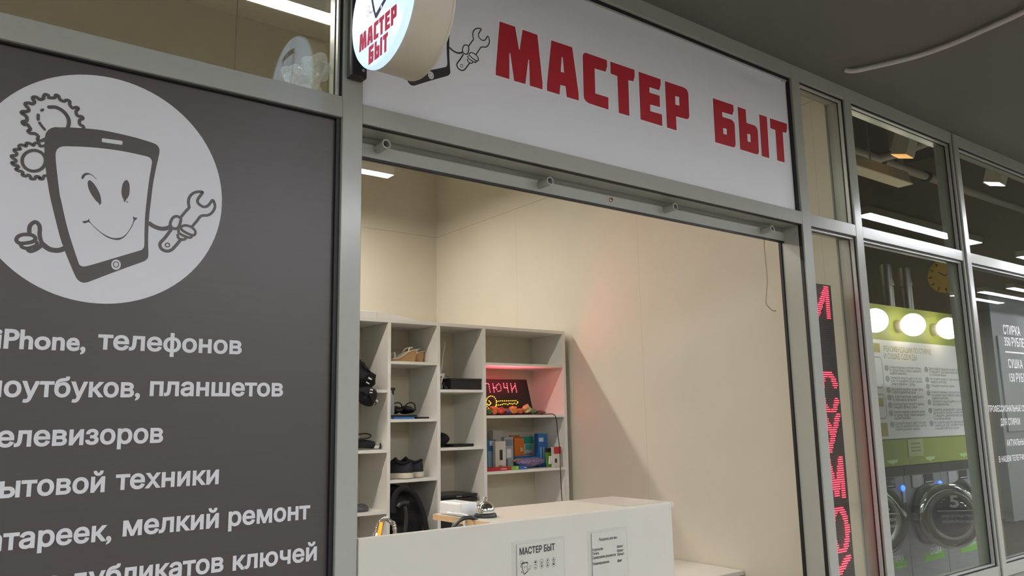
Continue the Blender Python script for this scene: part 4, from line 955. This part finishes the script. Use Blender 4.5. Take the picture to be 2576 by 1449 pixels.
# ------------------------------------------------------------------ laundry
WB = mat('washer_grey', '8d8f92', .35, metal=.3, var=.03); WD = mat('washer_dark', '2d2c2c', .4)
WGL = glass('porthole_glass', (.80, .82, .80))
BLUE_L = mat('blue_lock_light', '3b6bff', .3, emit='2f5dff', estr=5.)
LIME = mat('lime_sticker', '6fae35', .45, var=.03)
for i, (xc, lab) in enumerate(((5.78, 'grey front loading washing machine, leftmost in view'), (6.43, 'grey front loading washing machine with a blue light, left of the open round door'), (7.08, 'grey front loading washing machine under the middle lime sticker'), (7.73, 'grey front loading washing machine beyond the open round door'))):
    t = thing('washing_machine', (xc, 1.5, 0), lab, 'washing machine', 'washing machines')
    mk('body', MB().box(xc-.322, xc+.322, 1.50, 1.559, .08, 1.105), WB, t, bevel=.006)
    mk('top_fascia', MB().box(xc-.322, xc+.322, 1.488, 1.4995, 1.04, 1.115), WD, t)
    mk('display', MB().box(xc+.02, xc+.17, 1.494, 1.4995, .95, 1.03), mat('display_black', '25262a', .2), t)
    mk('display_bar', MB().box(xc+.035, xc+.155, 1.492, 1.4938, .962, .968), SILV, t)
    mk('coin_box', MB().box(xc-.20, xc-.04, 1.490, 1.4995, .93, 1.03), mat('washer_light', 'a6a7a8', .35), t)
    mk('lock_light', MB().lathe([(.022, 0), (.022, -.012), (.014, -.018)], (xc+.29, 1.50, .938), 'y', 18), BLUE_L, t)
    mk('lock_cover', MB().box(xc+.268, xc+.312, 1.488, 1.4995, .82, .915), mat('pale_blue_plastic', 'b9c4dd', .35), t, bevel=.008)
    mk('opening_rim', MB().lathe([(.25, 0), (.25, -.02), (.225, -.024), (.205, -.005)], (xc, 1.4995, .70), 'y', 48, cap=False), WD, t, smooth=True)
    mk('drum', MB().lathe([(.205, -.003), (.2, -.0035), (.001, -.0045)], (xc, 1.4995, .70), 'y', 40), WD, t)
    mk('sticker', MB().box(xc-.10, xc+.25, 1.4985, 1.4995, .315, .385), LIME, t)
    mk('lettering', on_front(flat_text('СТИРКА' if i % 2 else 'СУШКА', xc+.0, .365, .07, width=.2, bold=.02), 1.4982), mat('white_vinyl', 'e6e6e6'), t)
    # round door swung wide open on its right hinge
    if i in (0, 1):
        hx = at(2304 if i == 1 else 2095, 1300 if i == 1 else 1310, Y=1.44); ang = math.radians(-37.2)
        m = Matrix.Translation((hx.x, 1.44, hx.z))@Matrix.Rotation(ang, 4, 'Z')
        dr = mk('door', MB(m).lathe([(.205, -.03), (.235, -.035), (.262, -.018), (.266, .0), (.250, .02), (.205, .03)], (.285, 0, 0), 'y', 56, cap=False), CHROME, t, smooth=True)
        mk('inner_ring', MB(m).lathe([(.20, -.028), (.206, -.036), (.19, -.04), (.165, -.03)], (.285, 0, 0), 'y', 48, cap=False), STEEL, dr, smooth=True)
        mk('bowl', MB(m).lathe([(.165, -.03), (.15, -.065), (.11, -.09), (.06, -.1), (.002, -.103)], (.285, 0, 0), 'y', 40, cap=False), WGL, dr, smooth=True)
        mk('back_shell', MB(m).lathe([(.255, .012), (.262, .05), (.2, .07), (.002, .075)], (.285, 0, 0), 'y', 48, cap=False), mat('door_shell', '4b4944', .35), dr, smooth=True)
        mk('hinge', MB(m).box(-.02, .05, .0, .05, -.03, .03), STEEL, dr)
        ps = [flat_text('5' if i == 1 else '7', .235, .085, .13, width=.075, bold=.03), stroke2d([(.13, .055), (.44, .055)], .008), flat_text('минут до конца стирки', .16, .005, .035, width=.26), flat_text('загрузите бельё в машину', .16, -.04, .035, width=.27)]
        vs = [tuple(m@Vector((v[0], -.108, v[1]))) for v in join(ps)[0]]
        mk('lettering', (vs, join(ps)[1]), mat('white_print', 'd8d8d4', .4), dr)
# lime arrow stickers on the green wall
for i, (px, py) in enumerate(((2246, 1161), (2341, 1152), (2425, 1143))):
    p = at(px, py, Y=1.497); ar = [(p.x-.09, p.z+.012), (p.x+.09, p.z+.012), (p.x+.07, p.z-.012), (p.x+.02, p.z-.016), (p.x, p.z-.03), (p.x-.02, p.z-.016), (p.x-.07, p.z-.012)]
    o = mk('arrow_sticker', on_front(fill2d([ar], ext=.0004), 1.4985), mat('pale_lime_sticker', 'a9cf8f', .4)); tag(o, ['pale lime arrow sticker on the green wall, leftmost in view', 'pale lime arrow sticker on the green wall, under the paper notice', 'pale lime arrow sticker on the green wall, rightmost in view'][i], 'sticker', 'arrow stickers')
# laundry advice board
a, b = at(2196, 856, Y=1.485), at(2428, 1094, Y=1.485); x0, x1, z0, z1 = a.x-.55, b.x, b.z, a.z+.01
t = thing('advice_board', ((x0+x1)/2, 1.485, z0), 'white laundry advice board with olive headings below the globe lamps', 'board')
mk('sheet', MB().box(x0, x1, 1.485, 1.499, z0, z1), mat('board_white', 'd4d3cf', .4, var=.01), t)
OLV = mat('olive_print', 'a39a4e', .5); GRY = mat('grey_print', '6f6d6a', .5)
def bz(px, py): return at(2150+px/3.15, 640+py/3.15, Y=1.4845)
for body, p0, p1 in (('РЕКОМЕНДАЦИИ ПО СТИРКЕ', (232, 768), (608, 792)), ('И СУШКЕ ОДЕЖДЫ', (235, 826), (495, 838))):
    a, b = bz(*p0), bz(*p1); mk('heading', on_front(flat_text(body, a.x, (a.z+b.z)/2-.0, .064, width=b.x-a.x, bold=.005), 1.4848), OLV, t)
L1 = ['Проверьте карманы и застегните молнии', 'на одежде перед стиркой, выверните', 'изделия наизнанку', 'Сортируйте вещи по цвету и по типу', 'ткани, не смешивайте белое и цветное', 'Снимите украшения с одежды', 'Загружайте барабан на две трети', 'Стирайте деликатные вещи', 'в сетчатом мешке', 'Не сушите шерсть при высокой', 'температуре, читайте ярлык', 'Очищайте фильтр сушки']
k = 0
for col, rows in ((0, ((900, 3), (985, 3), (1075, 2), (1135, 2), (1195, 2), (1258, 3), (1348, 3))), (1, ((912, 3), (993, 2), (1047, 1), (1098, 3), (1172, 2), (1238, 4), (1340, 3)))):
    for yy, n in rows:
        xs = (250, 563)[col]+(yy-900)*.10
        c = bz(xs+3, yy); mk('bullet', on_front(fill2d([[(c.x+.036*math.cos(q*math.pi/8), c.z+.026*math.sin(q*math.pi/8)) for q in range(16)]]), 1.4848), mat('pale_grey_mark', 'a3a29c', .5), t)
        ps = []
        for r in range(n):
            a = bz(xs+24+4*r, yy+r*24-8+10); b = bz(xs+24+4*r+(250 if r < n-1 else 130+60*((k*7) % 2)), yy+r*24+10)
            ps.append(flat_text(L1[k % 12], a.x, a.z, .034, width=b.x-a.x, bold=0, res=1)); k += 1
        mk('paragraph', on_front(join(ps), 1.4848), GRY, t)
for yy0, yy1, px in ((705, 775, 195), (1137, 1205, 226), (1335, 1440, 258)):
    a, b = bz(px, yy0), bz(px, yy1); mk('badge', MB().box(a.x-.5, a.x, 1.4835, 1.4848, b.z, a.z), OLV, t, bevel=.0)
for (p0, p1) in (((212, 815), (222, 1055)), ((240, 1110), (246, 1300))):
    a, b = bz(*p0), bz(*p1); mk('rule', on_front(stroke2d([(a.x-.5, a.z), (a.x-.03, a.z), (a.x, a.z-.03), (a.x, b.z+.03), (a.x-.03, b.z), (a.x-.5, b.z)], .006, smooth=False), 1.4848), GRY, t)
# paper notice on the green wall
a, b = at(2282, 1100, Y=1.495), at(2325, 1146, Y=1.495)
t = thing('paper_notice', ((a.x+b.x)/2, 1.495, b.z), 'small pale notice taped to the green wall under the advice board', 'notice')
mk('sheet', MB().box(a.x, b.x, 1.495, 1.4995, b.z, a.z-.02), mat('pale_green_paper', 'a6ac78', .6), t)
for q in (.62, .42, .25): mk('line', MB().box(a.x+.05, b.x-.05, 1.4938, 1.4948, b.z+(a.z-b.z)*q, b.z+(a.z-b.z)*q+.012), mat('green_print', '7c8454', .6), t)
# globe lamps
for i, (px, py) in enumerate(((2202, 806), (2297, 817), (2386, 826))):
    p = at(px, py, Y=1.36)
    t = thing('globe_lamp', tuple(p), ['glowing white globe lamp, leftmost of three over the advice board', 'glowing white globe lamp, middle of three over the advice board', 'glowing white globe lamp, rightmost of three over the advice board'][i], 'lamp', 'globe lamps')
    mk('globe', MB().ball(p, .098, 20), mat('globe_glow', 'fff4e2', .3, emit='ffefd8', estr=LAMP_LAUNDRY), t, smooth=True)
    mk('wall_cup', MB().lathe([(.05, .085), (.055, .11), (.055, .139)], (p.x, p.y, p.z), 'y', 24), mat('lamp_cup', 'cfcabb', .4), t, smooth=True)
# wall clock, ducts, pipes, spots
p = at(2378, 694, X=10.58)
t = thing('wall_clock', (10.58, p.y, p.z-.2), 'round yellow wall clock on the far laundry wall', 'clock')
R = .22
mk('face', MB().lathe([(R, .015), (R, -.012), (R-.015, -.016), (.001, -.016)], (10.58, p.y, p.z), 'x', 48), mat('clock_yellow', 'ecc654', .5), t, smooth=True)
ps = [stroke2d([(-p.y+.75*R*math.sin(q*math.pi/6), p.z+.75*R*math.cos(q*math.pi/6)), (-p.y+.88*R*math.sin(q*math.pi/6), p.z+.88*R*math.cos(q*math.pi/6))], .018, smooth=False) for q in range(12)]
mk('hour_marks', on_end(join(ps), 10.563), mat('clock_ink', '5c4a20', .5), t)
mk('hand', on_end(stroke2d([(-p.y, p.z), (-p.y+.1, p.z+.06)], .014, smooth=False), 10.562), mat('clock_ink', '5c4a20'), t)
mk('hand', on_end(stroke2d([(-p.y, p.z), (-p.y-.07, p.z+.055)], .016, smooth=False), 10.561), mat('clock_ink', '5c4a20'), t)
DUCT = mat('galvanised_duct', '77736a', .32, metal=.8, var=.08)
for i, px in enumerate((2236, 2283)):
    p = at(px, 760, Y=1.80)
    t = thing('flue_pipe', (p.x, 1.8, 1.9), ['shiny flue pipe rising behind the green wall, on the left', 'shiny flue pipe rising behind the green wall, on the right'][i], 'pipe', 'flue pipes')
    mk('pipe', MB().lathe([(.058, 0), (.058, at(2236, 668, Y=1.8).z)], (p.x, 1.8, 0), 'z', 28), DUCT, t, smooth=True)
    mk('collar', MB().lathe([(.066, 0), (.066, .04)], (p.x, 1.8, p.z+.15), 'z', 28), DUCT, t, smooth=True)
def run(name, pts, r, m, lab, cat='pipe', clips=()):
    t = thing(name, tuple(pts[0]), lab, cat); mk('tube', MB().tube(pts, r, 14, smooth=False), m, t, smooth=True)
    for c in clips: mk('clip', MB().tube([c-Vector((.025, 0, 0)), c+Vector((.025, 0, 0))], r*1.3, 14, smooth=False), BLK_P, t)
PIPE = mat('pale_pipe_paint', 'b5aa9c', .45, var=.03)
zp = 3.75
q = lambda px, py, Y=2.2: at(px, py, Y=Y)
A, B = at(2120, 375, Y=1.6), at(2365, 455, Y=1.6); d = B-A; zz = at(2240, 413, Y=1.6).z
run('sprinkler_pipe', [Vector((4.2, 1.6, zz)), Vector((10.5, 1.6, zz))], .04, PIPE, 'pale sprinkler pipe running along above the unlit batten lamp', clips=[Vector((at(2216, 405, Y=1.6).x, 1.6, zz)), Vector((at(2330, 444, Y=1.6).x, 1.6, zz))])
zz2 = at(2180, 385, Y=1.3).z
run('branch_pipe', [Vector((4.2, 1.3, zz2)), at(2205, 400, Y=1.3), at(2250, 388, Z=zz2+.05), at(2380, 340, Z=zz2+.15)], .04, PIPE, 'pale branch pipe bending back past the square spotlight')
xh = at(2263, 400, Y=1.6)
run('drop_rod', [Vector((xh.x, 1.6, xh.z-.25)), Vector((xh.x, 1.6, 4.88))], .03, PIPE, 'pale drop rod behind the square spotlight', 'rod')
run('drop_rod', [at(2246, 375, Y=1.3), Vector((at(2243, 335, Y=1.3).x, 1.3, 4.88))], .03, PIPE, 'pale drop rod left of the square spotlight', 'rod')
# unlit batten
e = at(2298, 462, Y=.80); f = at(2262, 473, X=e.x); zb = e.z; x1 = e.x
t = thing('batten_lamp', (x1-1.2, .9, zb), 'unlit cream batten lamp hanging in the laundry', 'lamp')
w_ = f.y-e.y
mk('housing', MB().prism([(x1-2.4, zb+.003), (x1, zb+.003), (x1-.05, zb+.085), (x1-2.4, zb+.085)], e.y+.01, f.y-.01), mat('cream_housing', 'a8977c', .5), t)
mk('diffuser', MB().box(x1-2.38, x1-.008, e.y, f.y, zb-.006, zb+.0025), mat('cream_diffuser_glow', 'd8cbb0', .45, emit='cdb892', estr=.12), t)  # lamp is off; a faint glow is put into its colour
for xq in (x1-.5, x1-2): mk('hanger', MB().tube([(xq, (e.y+f.y)/2, zb+.085), (xq, (e.y+f.y)/2, 4.9)], .006, 6), STEEL, t)
# square spotlights
def spot(px, py, Y, w, L, lab, em):
    a = at(px, py, Y=Y); t = thing('square_spotlight', tuple(a), lab, 'spotlight', 'square spotlights')
    m = Matrix.Translation(a)@Matrix.Rotation(math.radians(16), 4, 'X')@Matrix.Rotation(math.radians(4), 4, 'Y')
    mk('body', MB(m).box(-w/2, w/2, -w/2, w/2, -L, 0), mat('spot_cream', 'e2d7c2', .5), t, bevel=.004)
    mk('lens', MB(m).box(-w/2+.006, w/2-.006, -w/2+.006, w/2-.006, -L-.004, -L-.0002), mat('lens_'+em[0], 'fff0d8', .3, emit=em[0], estr=em[1]), t)
    mk('stem', MB().tube([a-Vector((0, 0, .01)), Vector((a.x, a.y, 4.9))], .012, 8, smooth=False), PIPE, t)
spot(2282, 334, .62, .12, .17, 'cream square spotlight above the unlit batten lamp', ('ffb060', 1.2))
spot(2512, 415, .62, .13, .16, 'cream square spotlight with a lit lens in the right hand pane', ('ffffff', 6.))
for i, xx in enumerate((4.3, 6.6)):  # hidden lamps added to brighten the upper laundry
    batten(xx, xx+1.4, 3.6, 3.9, mat('added_laundry_lamp_diffuser', 'fff6e6', .4, emit='fff1dc', estr=60.), ['added hidden batten lamp behind the green wall, on the left', 'added hidden batten lamp behind the green wall, on the right'][i], ztop=4.9)
# grey stand seen through the right hand pane
a, b = at(2484, 735, Y=.30), at(2480, 1330, Y=.30)
t = thing('grey_stand', (a.x+.7, .36, 0), 'tall grey stand board behind the lettered right hand pane', 'stand')
mk('board', MB().box(a.x, a.x+1.3, .30, .36, .85, 2.36), mat('cabinet_grey', '77767a', .5, var=.03), t)
mk('foot', MB().box(a.x+.1, a.x+.16, .25, .41, 0, .85).box(a.x+1.1, a.x+1.16, .25, .41, 0, .85), mat('cabinet_plinth', '5b4f48', .6), t)
mk('price_panel', MB().box(a.x+.05, a.x+1.2, .288, .2995, 1.42, 2.06), mat('cabinet_door_grey', '828286', .45), t, bevel=.004)
# lettering on the right hand pane
VY = .0355; ps = []
for body, px, pyb, pyt in (('СТИРКА', 2525, 840, 817), ('350 РУБЛЕЙ', 2528, 869, 847), ('СУШКА', 2538, 925, 903), ('150 РУБЛЕЙ', 2541, 960, 938), ('ПРОФЕССИОНАЛЬНЫЕ СРЕДСТВА', 2488, 1036, 1020), ('ДЛЯ СТИРКИ', 2518, 1070, 1053), ('АКТУАЛЬНЫЕ ЦЕНЫ', 2534, 1122, 1106), ('В НАШЕМ ТЕЛЕГРАМЕ', 2514, 1163, 1148)):
    a, b = at(px, pyb, Y=VY), at(px, pyt, Y=VY); sz = (b.z-a.z)/CAPH
    ps.append(flat_text(body, a.x, a.z, sz, width=None, bold=.01)); vs, fs, l, r = text2d(body, .01)
    ps[-1] = ([((v[0]-a.x)*.78+a.x, v[1], v[2]) for v in ps[-1][0]], ps[-1][1])
a = at(2530, 885, Y=VY); ps.append(stroke2d([(a.x, a.z), (a.x+.5, a.z)], .008, smooth=False))
mk('lettering', on_front(join(ps), VY+.0003), mat('white_vinyl', 'e6e6e6'), WR)
